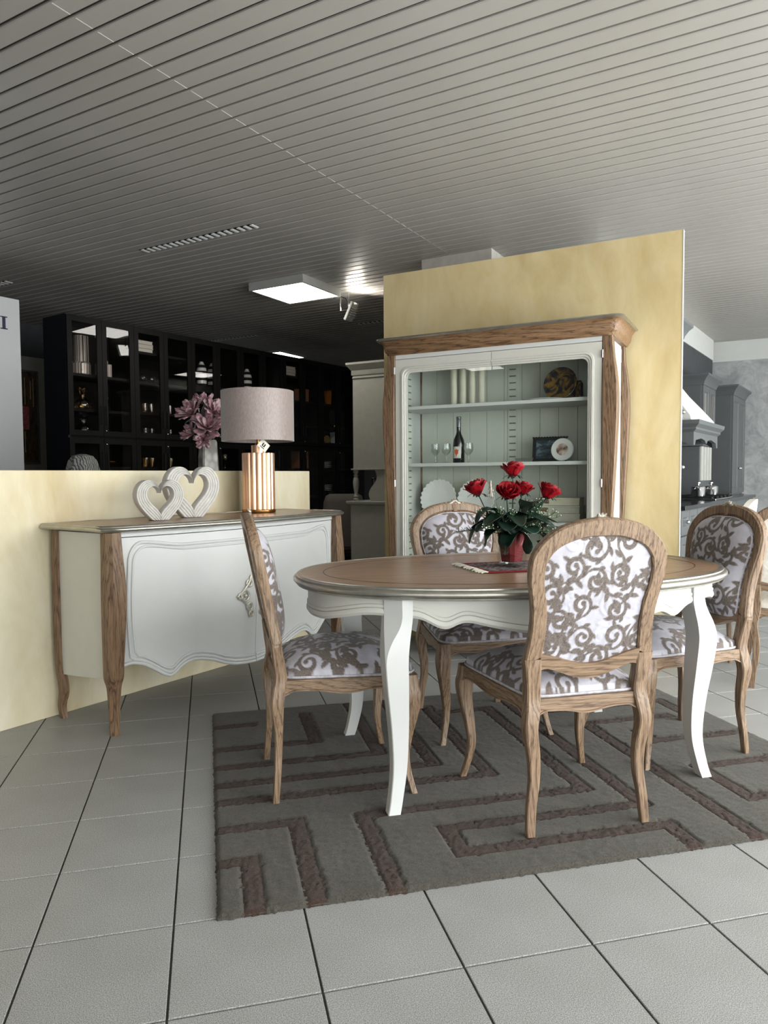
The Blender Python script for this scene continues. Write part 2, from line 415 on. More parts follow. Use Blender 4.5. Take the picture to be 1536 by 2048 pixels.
led_panel((-4.55, 0.9), RS, 'square ceiling panel behind the camera on the left')
led_panel((1.0, 10.45), RS, 'narrow glowing ceiling panel above the far end of the black bookcase', h=0.03)

def vent(s0, q, label):
    p = SD * s0 + QD * q
    r = thing('ceiling_vent', label, 'vent', (p.x, p.y, CEIL - 0.001), RS, 'slotted ceiling air vents')
    L = 1.12; w = 0.036
    obj('slot', B(0, L, -w, w, -0.002, 0.0), M['dark'], r, 0)
    n = 19
    bl = MB().ext([(0.0, -0.009), (0.016, -0.009), (0.030, -0.0022), (0.014, -0.0022)], -w, w)
    me = mesh_of('blade', bl, 0); me.materials.append(M['white'])
    for i in range(n):
        b = obj('blade', me, None, r, 0, loc=(0.018 + i * (L - 0.05) / (n - 1), 0, 0))
    return r
vent(-4.397, 3.965 + 0.05 - 0.035, 'long slotted vent with white blades in the middle of the ceiling')
vent(-4.394, 7.115, 'short looking slotted vent beside the top left of the ochre wall')
vent(-7.19, 3.98, 'slotted vent cut off at the left edge of the picture')
vent(-6.9, 7.015, 'small distant slotted vent over the black bookcase')

# floodlight aimed at the ceiling
fl = thing('floodlight', 'small silver floodlight on a bracket beside the glowing ceiling panel', 'floodlight', (1.33, 6.78, CEIL), RS)
obj('bracket', MB().tube([(0, 0, 0), (0, 0, -0.12), (0.0, 0.0, -0.14)], 0.008, 8), M['steel'], fl)
obj('bracket', MB().tube([(-0.09, 0, -0.01), (-0.09, 0, -0.17), (0.0, 0, -0.17)], 0.006, 8), M['steel'], fl)
hd = MB().box(-0.09, 0.09, -0.075, 0.075, -0.012, 0.012)
for i in range(5): hd.box(-0.05 + i * 0.022, -0.042 + i * 0.022, -0.055, 0.055, -0.034, -0.012)
h = obj('lamp_head', hd, M['ltframe'], fl, 0, 0.003, loc=(0.03, 0, -0.19)); h.rotation_euler = (R(10), R(-62), 0)
gl = obj('lamp_glass', B(-0.075, 0.075, -0.06, 0.06, 0.0121, 0.0135), M['led'], h, 0)
obj('cable', MB().tube([(0, 0, -0.14), (-0.03, 0, -0.06), (-0.1, 0.0, -0.03), (-0.17, 0, -0.04)], 0.004, 6), M['dark'], fl)
ld = bpy.data.lights.new('floodlight_beam', 'SPOT'); ld.energy = 34; ld.spot_size = R(130); ld.spot_blend = 0.6; ld.color = (1.0, 0.93, 0.82); ld.shadow_soft_size = 0.06
lo = bpy.data.objects.new('floodlight_beam', ld); COL.objects.link(lo)
p0 = Vector((1.33, 6.78, CEIL - 0.16)) + SD * 0.06; dirv = (SD * 0.75 + Vector((0, 0, 0.66))).normalized()
lo.location = p0; lo.rotation_euler = (-dirv).to_track_quat('Z', 'Y').to_euler()
lo.rotation_euler = dirv.to_track_quat('-Z', 'Y').to_euler()
# ------------------------------------------------------------------ damask pattern (a printed and flocked fabric)
def damask_strokes():
    P = []                               # x, z, radius
    def stroke(pts, r0, r1):
        pts = np.array(pts); seg = np.hypot(*np.diff(pts, axis=0).T); t = np.concatenate([[0], np.cumsum(seg)]); n = max(4, int(t[-1] / 0.0022))
        u = np.linspace(0, t[-1], n); x = np.interp(u, t, pts[:, 0]); z = np.interp(u, t, pts[:, 1])
        r = r0 + (r1 - r0) * u / t[-1]
        P.extend(zip(x, z, r))
    def curl(cx, cz, rad, a0, hand, turns=1.35, w=0.0068):
        th = np.linspace(0, turns * 2 * math.pi, 70); rr = rad * (1 - 0.74 * th / th[-1])
        x = cx + rr * np.cos(a0 + hand * th); z = cz + rr * np.sin(a0 + hand * th)
        stroke(np.stack([x, z], 1), w * 0.75, w)
        P.append((x[-1], z[-1], w * 1.75))
        return x[0], z[0]
    def leaf(x, z, a, L, w):
        n = 16
        for i in range(n):
            t = i / (n - 1); P.append((x + math.cos(a + 0.35 * t) * L * t, z + math.sin(a + 0.35 * t) * L * t, max(0.0012, w * math.sin(math.pi * min(1, t * 0.92 + 0.08)) ** 0.8)))
    r_ = random.Random(21)
    def scroll(cx, cz, rad, a0, hand):
        th = np.linspace(0, 1.32 * 2 * math.pi, 90); q = th / th[-1]; rr = rad * (1 - 0.76 * q ** 0.9)
        x = cx + rr * np.cos(a0 + hand * th); z = cz + rr * np.sin(a0 + hand * th)
        w = 0.0030 + 0.0052 * np.sin(math.pi * np.clip(q * 0.85 + 0.1, 0, 1)) ** 1.2
        for X_, Z_, W_ in zip(x, z, w): P.append((X_, Z_, W_))
        P.append((x[-1], z[-1], 0.0092))
        # tail sweeps away with the opposite bend
        ta = a0 - hand * math.pi / 2; px, pz, a = x[0], z[0], ta
        n = 34
        for k in range(n):
            px += math.cos(a) * 0.0027; pz += math.sin(a) * 0.0027; a += hand * 0.034 * (0.2 + k / n)
            P.append((px, pz, 0.0030 + 0.0030 * math.sin(math.pi * k / n)))
            if k in (9, 19, 29):
                sd = 1 if (k // 10) % 2 else -1
                leaf(px, pz, a + math.pi + sd * 0.75, 0.030 + 0.010 * r_.random(), 0.0085)
        leaf(px, pz, a, 0.042, 0.0095); leaf(px, pz, a + 0.7, 0.032, 0.0075); leaf(px, pz, a - 0.7, 0.032, 0.0075)
        # leaves standing off the outside of the scroll
        for q_ in (0.10, 0.24, 0.38):
            b = a0 + hand * q_ * th[-1]; r0 = rad * (1 - 0.76 * q_ ** 0.9)
            leaf(cx + r0 * math.cos(b), cz + r0 * math.sin(b), b + hand * 0.9, 0.022 + 0.012 * r_.random(), 0.0070)
    pts = []
    for _ in range(6000):
        c = (r_.uniform(-0.30, 0.30), r_.uniform(0.0, 1.0))
        if all((c[0] - p[0]) ** 2 + (c[1] - p[1]) ** 2 > 0.084 ** 2 for p in pts): pts.append(c)
    for n_, (cx, cz) in enumerate(pts): scroll(cx, cz, 0.036 + 0.012 * r_.random(), r_.uniform(0, 6.28), 1 if r_.random() < 0.5 else -1)
    return np.array(P)
DAM = damask_strokes()
def damask(x, z):
    x = np.asarray(x, float); z = np.asarray(z, float); out = np.full(x.shape, 9.0)
    # bucket strokes by z to keep it quick
    for k in range(0, len(x), 4000):
        xs, zs = x[k:k + 4000], z[k:k + 4000]
        sel = DAM[(DAM[:, 1] > zs.min() - 0.02) & (DAM[:, 1] < zs.max() + 0.02) & (DAM[:, 0] > xs.min() - 0.02) & (DAM[:, 0] < xs.max() + 0.02)]
        if len(sel) == 0: continue
        d = np.sqrt((xs[:, None] - sel[None, :, 0]) ** 2 + (zs[:, None] - sel[None, :, 1]) ** 2) - sel[None, :, 2]
        out[k:k + 4000] = d.min(1)
    return np.clip(0.5 - out / 0.0022, 0, 1)

def fabric_mat():
    m, nt, bs = base_mat('lilac_white_damask')
    at = nt.nodes.new('ShaderNodeAttribute'); at.attribute_name = 'pattern'
    v = coords(nt); n = noise(nt, v, 220, 3, 0.7); n2 = noise(nt, v, 30, 3)
    flock = ramp(nt, n, [(0.3, lin((72, 63, 59))), (0.7, lin((122, 110, 103)))])
    satin = ramp(nt, n2, [(0.3, lin((174, 171, 181))), (0.7, lin((192, 190, 199)))])
    nt.links.new(mixc(nt, at.outputs['Fac'], satin, flock), bs.inputs['Base Color'])
    rr = nt.nodes.new('ShaderNodeMapRange'); rr.inputs['To Min'].default_value = 0.42; rr.inputs['To Max'].default_value = 0.75
    nt.links.new(at.outputs['Fac'], rr.inputs['Value']); nt.links.new(rr.outputs[0], bs.inputs['Roughness'])
    bs.inputs['Sheen Weight'].default_value = 0.25
    bump(nt, bs, noise(nt, v, 500, 2), 0.15, 0.001); return m
M['damask'] = fabric_mat()
M['piping'] = plain('lilac_grey_piping', (188, 184, 190), 0.6, vary=0.25, vscale=70)

def pattern_mesh(name, rows, uv, flip=False):
    """rows: m x n x 3 array of points, uv: m x n x 2 pattern coordinates"""
    m, n = rows.shape[:2]
    pat = damask(uv[..., 0].ravel(), uv[..., 1].ravel())
    me = bpy.data.meshes.new(name)
    idx = np.arange(m * n).reshape(m, n)
    q = np.stack([idx[:-1, :-1], idx[:-1, 1:], idx[1:, 1:], idx[1:, :-1]], -1).reshape(-1, 4)
    if flip: q = q[:, ::-1]
    me.vertices.add(m * n); me.vertices.foreach_set('co', rows.reshape(-1))
    me.loops.add(q.size); me.loops.foreach_set('vertex_index', q.ravel().astype(np.int32))
    me.polygons.add(len(q)); me.polygons.foreach_set('loop_start', np.arange(0, q.size, 4, dtype=np.int32))
    me.update(calc_edges=True); me.validate()
    a = me.attributes.new('pattern', 'FLOAT', 'POINT'); a.data.foreach_set('value', pat.astype(np.float32))
    me.polygons.foreach_set('use_smooth', [True] * len(me.polygons)); me.materials.append(M['damask'])
    return me

# ------------------------------------------------------------------ dining chair (faces local +Y)
OUT = [(0, 1.002), (.06, .997), (.124, .982), (.165, .962), (.197, .935), (.219, .905), (.231, .872), (.231, .82), (.2205, .762), (.212, .70), (.212, .645), (.219, .58), (.224, .548)]
INN = [(0, .946), (.06, .944), (.112, .929), (.148, .91), (.172, .882), (.182, .848), (.179, .79), (.166, .735), (.161, .66), (.164, .61), (.166, .572)]
def resample(P, n):
    P = np.array(P); s = np.concatenate([[0], np.cumsum(np.hypot(*np.diff(P, axis=0).T))]); u = np.linspace(0, s[-1], n)
    # smooth interpolation through the points
    def cr(k):
        t = np.interp(u, s, np.arange(len(P))); i = np.clip(t.astype(int), 0, len(P) - 2); f = t - i
        p0 = P[np.maximum(i - 1, 0), k].copy(); p1 = P[i, k]; p2 = P[i + 1, k]; p3 = P[np.minimum(i + 2, len(P) - 1), k]
        if k == 0: p0 = np.where(i == 0, -P[1, 0], p0)
        else: p0 = np.where(i == 0, P[1, 1], p0)
        return 0.5 * ((2 * p1) + (-p0 + p2) * f + (2 * p0 - 5 * p1 + 4 * p2 - p3) * f * f + (-p0 + 3 * p1 - 3 * p2 + p3) * f ** 3)
    return np.stack([cr(0), cr(1)], 1)
BK = 0.198
def bf(z): return -0.233 - BK * (z - 0.56)          # middle plane of the leaning back
def back_pt(x, z, d): return (x, bf(z) + d, z + BK * d)
def half_profile(P, n):
    h = resample(P, n); full = np.concatenate([np.stack([-h[::-1, 0], h[::-1, 1]], 1), h[1:]]); return full
def arr_interp(z, tab): 
    t = sorted(tab); return float(np.interp(z, [a for a, b in t], [b for a, b in t]))
def cr_path(rows, n=26):
    """smooth resampling of rows (z, a, b, ...) between given keys"""
    rows = np.array(rows, float); t = np.linspace(0, len(rows) - 1, n); i = np.clip(t.astype(int), 0, len(rows) - 2); f = (t - i)[:, None]
    p0 = rows[np.maximum(i - 1, 0)]; p1 = rows[i]; p2 = rows[i + 1]; p3 = rows[np.minimum(i + 2, len(rows) - 1)]
    return 0.5 * ((2 * p1) + (-p0 + p2) * f + (2 * p0 - 5 * p1 + 4 * p2 - p3) * f * f + (-p0 + 3 * p1 - 3 * p2 + p3) * f ** 3)
def sq_section(cx, cy, z, wx, wy, c=0.15):
    hx, hy = wx / 2, wy / 2; kx, ky = hx * c * 2, hy * c * 2
    return [(cx - hx + kx, cy - hy, z), (cx + hx - kx, cy - hy, z), (cx + hx, cy - hy + ky, z), (cx + hx, cy + hy - ky, z), (cx + hx - kx, cy + hy, z), (cx - hx + kx, cy + hy, z), (cx - hx, cy + hy - ky, z), (cx - hx, cy - hy + ky, z)]
def chair_meshes():
    D = {}
    N = 36
    o, i = half_profile(OUT, N), half_profile(INN, N)
    sec = [(0, .004), (0, -.010), (.08, -.016), (.92, -.016), (1, -.011), (1, .006), (.93, .012), (.86, .010), (.78, .016), (.35, .020), (.16, .018), (.10, .013), (.03, .011)]
    m = MB(); m.loft([[back_pt(*(o[k] * (1 - s) + i[k] * s), d) for s, d in sec] for k in range(len(o))])
    D['back_frame'] = mesh_of('back_frame', m, 32)
    xs = np.linspace(-0.172, 0.172, 25)
    top = 0.552 + 0.014 * np.cos(xs / 0.172 * math.pi * 1.0) * -1 + 0.012 * (np.abs(xs) / 0.172) ** 2
    bot = top - 0.046 - 0.004 * np.cos(xs / 0.172 * math.pi) + np.where(np.abs(xs) > 0.15, -(np.abs(xs) - 0.15) * 0.5, 0)
    m = MB(); m.loft([[back_pt(x, t, -.016), back_pt(x, t, .014), back_pt(x, t - .012, .019), back_pt(x, b + .012, .019), back_pt(x, b, .013), back_pt(x, b, -.016)] for x, t, b in zip(xs, top, bot)])
    D['back_rail'] = mesh_of('back_rail', m, 32)
    # cushion of the back
    mrow, ncol = 150, 120
    zt = np.concatenate([np.linspace(0.535, 0.90, 105), 0.90 + (0.9475 - 0.90) * np.sin(np.linspace(0, math.pi / 2, 46))[1:]])
    ii = resample([(0, .9485), (.06, .9465), (.112, .9315), (.150, .912), (.1745, .883), (.1845, .848), (.1815, .79), (.1685, .735), (.1635, .66), (.166, .61), (.168, .572), (.17, .535)], 200)
    hw = np.interp(-zt, -ii[:, 1], ii[:, 0]); hw = np.maximum(hw, 0.001)
    u = np.linspace(-1, 1, ncol); X = u[None, :] * hw[:, None]; Z = np.repeat(zt[:, None], ncol, 1)
    v = (zt - 0.535) / (0.9475 - 0.535)
    bul = (1 - np.abs(u[None, :]) ** 3.2) * (1 - np.abs(2 * v[:, None] - 1) ** 4.0)
    bul = np.clip(bul, 0, 1) ** 0.62
    F = -0.233 - BK * (Z - 0.56)
    pat = damask(X.ravel(), Z.ravel()).reshape(X.shape)
    for nm, dd, sg in (('back_cushion', 0.010 + 0.050 * bul + 0.0014 * pat, 1), ('back_panel', -0.004 - 0.006 * bul - 0.0012 * pat, -1)):
        P = np.stack([X, F + dd, Z + BK * dd], -1)
        D[nm] = pattern_mesh(nm, P, np.stack([X * sg, Z], -1), flip=(sg > 0))
    b = half_profile([(0, .9435), (.06, .9415), (.111, .927), (.1465, .908), (.170, .880), (.1795, .847), (.1765, .79), (.1635, .735), (.1585, .66), (.1615, .61), (.164, .56)], 40)
    m = MB(); m.tube([back_pt(x, z, 0.018) for x, z in b], 0.0042, 6)
    D['back_piping'] = mesh_of('piping', m)
    # crest: fan of leaves above a fluted wedge
    m = MB()
    for a, L, wd, base in ((0, .022, .0075, .988), (-30, .024, .0075, .987), (30, .024, .0075, .987), (-62, .030, .0065, .988), (62, .030, .0065, .988), (-84, .036, .0055, .992), (84, .036, .0055, .992)):
        d = Vector((math.sin(R(a)), 0, math.cos(R(a)))); secs = []
        for t in np.linspace(0, 1, 8):
            r = max(0.0007, wd * math.sin(math.pi * (0.10 + 0.86 * t)) ** 0.8)
            c = Vector((0, 0, base)) + d * (0.004 + L * t) - Vector((0, 0, 0.008 * t * t if abs(a) > 50 else 0)); px = Vector((d.z, 0, -d.x))
            secs.append([back_pt((c + px * r * math.cos(q)).x, (c + px * r * math.cos(q)).z, 0.010 + 0.006 * math.sin(math.pi * t) + 0.8 * r * math.sin(q)) for q in np.linspace(0, 2 * math.pi, 9)[:-1]])
        m.loft(secs)
    for s in (-1, 1): m.sphere(back_pt(s * 0.043, 0.992, 0.010), 0.0062, 10, 6)
    D['crest'] = mesh_of('crest', m)
    m = MB()
    for k in range(5):
        a = (k - 2) / 2
        m.tube([back_pt(a * 0.006, 0.952, 0.017), back_pt(a * 0.013, 0.985, 0.019)], [0.0022, 0.0042], 6)
    D['fluting'] = mesh_of('fluting', m)
    # rear legs run up to the back
    rl = cr_path([(.000, .2015, -.2410, .027, .022), (.085, .196, -.234, .030, .023), (.17, .184, -.2285, .033, .025), (.25, .186, -.228, .038, .030), (.333, .199, -.2315, .042, .042), (.387, .193, -.226, .046, .045), (.435, .187, -.2175, .046, .042), (.49, .190, -.2245, .048, .040), (.56, .196, -.2345, .056, .034)], 40)
    for s, nm in ((-1, 'leg_rl'), (1, 'leg_rr')):
        m = MB(); m.loft([sq_section(s * x, y, z, wx, wy, .1) for z, x, y, wx, wy in rl]); D[nm] = mesh_of('leg', m, 32)
    fl_ = cr_path([(.000, .2475, .2455, .023, .022), (.03, .240, .238, .022, .0215), (.08, .229, .2265, .0235, .0235), (.14, .2225, .2205, .028, .028), (.216, .2295, .2275, .036, .036), (.30, .2415, .2395, .048, .048), (.355, .2435, .2405, .056, .056), (.39, .2385, .2365, .054, .054), (.428, .236, .2335, .052, .050)], 40)
    for s, nm in ((-1, 'leg_fl'), (1, 'leg_fr')):
        m = MB(); m.loft([sq_section(s * x, y, z, wx, wy, .12) for z, x, y, wx, wy in fl_]); D[nm] = mesh_of('leg', m, 32)
    # aprons with a serpentine lower edge and a bead
    def apron(p0, p1, nrm, bow=0.0, t=0.024, n=29):
        p0, p1, nrm = Vector(p0), Vector(p1), Vector(nrm); m = MB(); secs = []; bead = []
        for k in range(n):
            u = k / (n - 1); c = p0.lerp(p1, u) + nrm * bow * (1 - (2 * u - 1) ** 2)
            zb = 0.389 - 0.015 * math.exp(-((u - 0.5) / 0.17) ** 2) - 0.016 * (math.exp(-(u / 0.045) ** 2) + math.exp(-((1 - u) / 0.045) ** 2))
            secs.append([tuple(c + nrm * d) [:2] + (z,) for d, z in ((0, .428), (0, zb + .006), (.0035, zb + .005), (.0035, zb), (-t, zb), (-t, .428))])
        m.loft(secs); return m
    D['rail_b'] = mesh_of('seat_rail', apron((-.175, -.232, 0), (.175, -.232, 0), (0, -1, 0)), 32)
    D['rail_f'] = mesh_of('seat_rail', apron((-.222, .252, 0), (.222, .252, 0), (0, 1, 0), 0.012), 32)
    nr = Vector((0.45, -0.055, 0)).normalized()
    for s, nm in ((-1, 'rail_l'), (1, 'rail_r')):
        D[nm] = mesh_of('seat_rail', apron((s * .2085, -.205, 0), (s * .2585, .215, 0), (s * nr.x, nr.y, 0)), 32)
    # seat cushion
    n = 130
    vv = np.linspace(-1, 1, n); uu = np.linspace(-1, 1, n)
    # square to rounded plan
    U, Vv = np.meshgrid(uu, vv)
    p = 9.0; k = (np.abs(U) ** p + np.abs(Vv) ** p) ** (1 / p); k = np.where(k > 0, np.maximum(np.abs(U), np.abs(Vv)) / np.maximum(k, 1e-9), 1)
    U2, V2 = U * k, Vv * k
    Y = 0.018 + V2 * 0.236 + 0.010 * np.maximum(V2, 0) * (1 - U2 ** 2)
    X = U2 * (0.2255 + 0.030 * V2)
    e = np.maximum(np.abs(U), np.abs(Vv))
    Z = 0.432 + 0.018 + 0.052 * (1 - np.clip(np.abs(U2) ** 4, 0, 1)) * (1 - np.clip(np.abs(V2) ** 4, 0, 1)) + 0.022 * (1 - U2 ** 2) * (1 - V2 ** 2)
    Z = np.where(e > 0.985, 0.432, Z)
    ins = np.where(e < 0.975, 1 - 0.02 * (1 - np.clip((e - 0.85) / 0.125, 0, 1)) * 0, 1.0)
    pat = damask(X.ravel(), (Y + 0.35).ravel()).reshape(X.shape)
    Pm = np.stack([X * ins, Y * ins, Z + 0.0014 * pat], -1)
    D['seat_cushion'] = pattern_mesh('seat_cushion', Pm, np.stack([X, Y + 0.35 + (0.5 - Z) * 0.0], -1))
    ring = []
    for a in np.linspace(0, 2 * math.pi, 81)[:-1]:
        c, s_ = math.cos(a), math.sin(a); q = (abs(c) ** 9 + abs(s_) ** 9) ** (-1 / 9); u_, v_ = c * q, s_ * q
        ring.append((u_ * (0.2275 + 0.030 * v_), 0.018 + v_ * 0.238 + 0.010 * max(v_, 0) * (1 - u_ ** 2), 0.4335))
    m = MB(); m.tube(ring, 0.0048, 6, loop=True); D['seat_piping'] = mesh_of('piping', m)
    return D
CH = chair_meshes()
for k in ('back_frame', 'leg_rl', 'leg_rr', 'leg_fl', 'leg_fr'): CH[k].materials.append(M['oak'])
for k in ('back_rail', 'rail_b', 'rail_f'): CH[k].materials.append(M['oak_x'])
for k in ('rail_l', 'rail_r'): CH[k].materials.append(M['oak_y'])
for k in ('back_piping', 'seat_piping'): CH[k].materials.append(M['piping'])
CH['crest'].materials.append(M['crest']); CH['fluting'].materials.append(M['oak'])
def chair(loc, rz, label):
    r = thing('dining_chair', label, 'chair', loc, rz, 'oak dining chairs around the oval table')
    for k, nm in (('back_frame', 'back_frame'), ('back_rail', 'back_rail'), ('back_cushion', 'back_cushion'), ('back_panel', 'back_panel'), ('back_piping', 'piping'),
                  ('crest', 'crest'), ('fluting', 'fluting'), ('leg_rl', 'leg'), ('leg_rr', 'leg'), ('leg_fl', 'leg'), ('leg_fr', 'leg'), ('rail_b', 'seat_rail'), ('rail_f', 'seat_rail'),
                  ('rail_l', 'seat_rail'), ('rail_r', 'seat_rail'), ('seat_cushion', 'seat_cushion'), ('seat_piping', 'piping')):
        o = bpy.data.objects.new(nm, CH[k]); COL.objects.link(o); o.parent = r
        if k == 'crest': o['label'] = 'pale carved leaf crest'
    return r
RUGZ = 0.0165
chair((1.165, 2.276, RUGZ), 0, 'oak dining chair seen from behind, its patterned back closest to the camera')
chair((0.4535, 2.675, RUGZ), R(-90), 'oak dining chair in profile at the left end of the oval table')
chair((1.862, 2.645, RUGZ), R(90), 'oak dining chair at the right end of the oval table, facing it')
chair((1.19, 3.08, RUGZ), R(180), 'oak dining chair on the far side of the table, behind the roses')
# ------------------------------------------------------------------ rug
def rug():
    r = thing('area_rug', 'thick grey brown rug with carved brown key pattern under the dining table', 'rug', (0, 0, 0))
    x0, x1, y0, y1 = 0.004, 2.30, 1.858, 3.51
    st = 0.007; nx, ny = int((x1 - x0) / st) + 1, int((y1 - y0) / st) + 1
    X, Y = np.meshgrid(np.linspace(x0, x1, nx), np.linspace(y0, y1, ny))
    w = 0.05
    def H(xa, xb, y): return (xa, xb, y - w / 2, y + w / 2)
    def V(x, ya, yb): return (x - w / 2 - .003, x + w / 2 + .003, ya, yb)
    bands = [[H(0, .13, 2.115), V(.102, 1.85, 2.14)],
             [H(0, .295, 2.322), V(.265, 1.85, 2.345)],
             [V(.485, 1.85, 2.335), H(.46, 1.33, 2.312), V(1.30, 2.29, 3.26), H(1.0, 1.33, 3.24)],
             [H(.70, 1.46, 2.155), V(.728, 1.978, 2.178), H(.70, 1.46, 2.003), V(1.43, 1.85, 2.028), V(1.435, 2.13, 3.52)],
             [H(0, 1.05, 2.52), V(1.02, 2.5, 3.35)],
             [H(0, .875, 2.665), V(.845, 2.64, 3.52)],
             [H(0, .69, 2.83), V(.665, 2.81, 3.52)],
             [H(0, .45, 3.02), V(.43, 3.0, 3.40)],
             [H(0, .20, 3.30)],
             [V(1.655, 1.85, 2.95), H(1.63, 2.1, 2.93)],
             [H(1.80, 2.31, 2.10), V(1.83, 2.08, 2.40), H(1.80, 2.31, 2.38)],
             [H(1.80, 2.31, 2.66), V(1.83, 2.64, 2.80)],
             [H(1.56, 2.2, 3.13), V(2.18, 2.85, 3.15)],
             [H(1.56, 2.31, 3.33)], [V(2.0, 1.85, 1.96), H(1.80, 2.03, 1.95)]]
    cid = np.zeros((ny - 1, nx - 1), int)
    cx = (X[:-1, :-1] + X[1:, 1:]) / 2; cy = (Y[:-1, :-1] + Y[1:, 1:]) / 2
    jx = cx + rng.normal(0, .0022, cx.shape); jy = cy + rng.normal(0, .0022, cy.shape)
    for k, bs in enumerate(bands):
        for a, b, c, d in bs: cid[(jx > a) & (jx < b) & (jy > c) & (jy < d)] = k + 1
    vm = np.zeros((ny, nx))
    inb = (cid > 0).astype(float)
    acc = np.zeros((ny, nx)); acc[:-1, :-1] += inb; acc[1:, :-1] += inb; acc[:-1, 1:] += inb; acc[1:, 1:] += inb
    nb = rng.normal(0, 1, (ny, nx))
    sm = (nb + np.roll(nb, 1, 0) + np.roll(nb, 1, 1) + np.roll(nb, -1, 0) + np.roll(nb, -1, 1)) / 5
    Z = 0.016 + sm * 0.0010
    inside = acc >= 3.5
    Z = np.where(inside, 0.0145 + nb * 0.0014, Z)
    Z = np.where((acc > 0.5) & (acc < 3.5), 0.0115, Z)         # carved line along every band
    ed = np.minimum(np.minimum(X - x0, x1 - X), np.minimum(Y - y0, y1 - Y))
    Z = np.where(ed < 0.004, 0.001, np.where(ed < 0.013, Z * 0.86, Z))
    P = np.stack([X + rng.normal(0, .0008, X.shape), Y + rng.normal(0, .0008, Y.shape), Z], -1)
    P[0, :, 1] += rng.normal(0, .002, nx); P[-1, :, 1] += rng.normal(0, .002, nx); P[:, 0, 0] += rng.normal(0, .002, ny)
    idx = np.arange(nx * ny).reshape(ny, nx)
    Q = np.stack([idx[:-1, :-1], idx[:-1, 1:], idx[1:, 1:], idx[1:, :-1]], -1)
    def pile(name, c1, c2, sc, b):
        m, nt, bs = base_mat(name); v = coords(nt)
        f = noise(nt, v, sc, 3, 0.7); g = noise(nt, v, 7, 4, 0.6)
        a = ramp(nt, f, [(0.3, lin(c1)), (0.7, lin(c2))]); d = ramp(nt, g, [(0.3, (0.78, 0.78, 0.78)), (0.7, (1, 1, 1))])
        nt.links.new(mixc(nt, 1.0, a, d, 'MULTIPLY'), bs.inputs['Base Color']); bs.inputs['Roughness'].default_value = 0.95
        bs.inputs['Specular IOR Level'].default_value = 0.1; bs.inputs['Sheen Weight'].default_value = 0.15
        bump(nt, bs, noise(nt, v, 330, 3, 0.8), b, 0.004); return m
    mg = pile('grey_brown_wool', (62, 59, 54), (96, 92, 85), 210, 0.5); mbn = pile('chocolate_shag', (40, 30, 26), (92, 72, 63), 300, 0.9)
    flat = P.reshape(-1, 3)
    for k in range(len(bands) + 1):
        q = Q[cid == k]
        if len(q) == 0: continue
        used, inv = np.unique(q.ravel(), return_inverse=True)
        me = bpy.data.meshes.new('pile'); me.from_pydata(flat[used].tolist(), [], inv.reshape(-1, 4).tolist()); me.update()
        me.polygons.foreach_set('use_smooth', [True] * len(me.polygons)); me.materials.append(mg if k == 0 else mbn)
        o = bpy.data.objects.new('ground_pile' if k == 0 else 'brown_band', me); COL.objects.link(o); o.parent = r
        if k: o['label'] = 'brown shaggy carved band'
    obj('backing', B(x0 + .002, x1 - .002, y0 + .002, y1 - .002, 0.0004, 0.006), mg, r, 0)
rug()

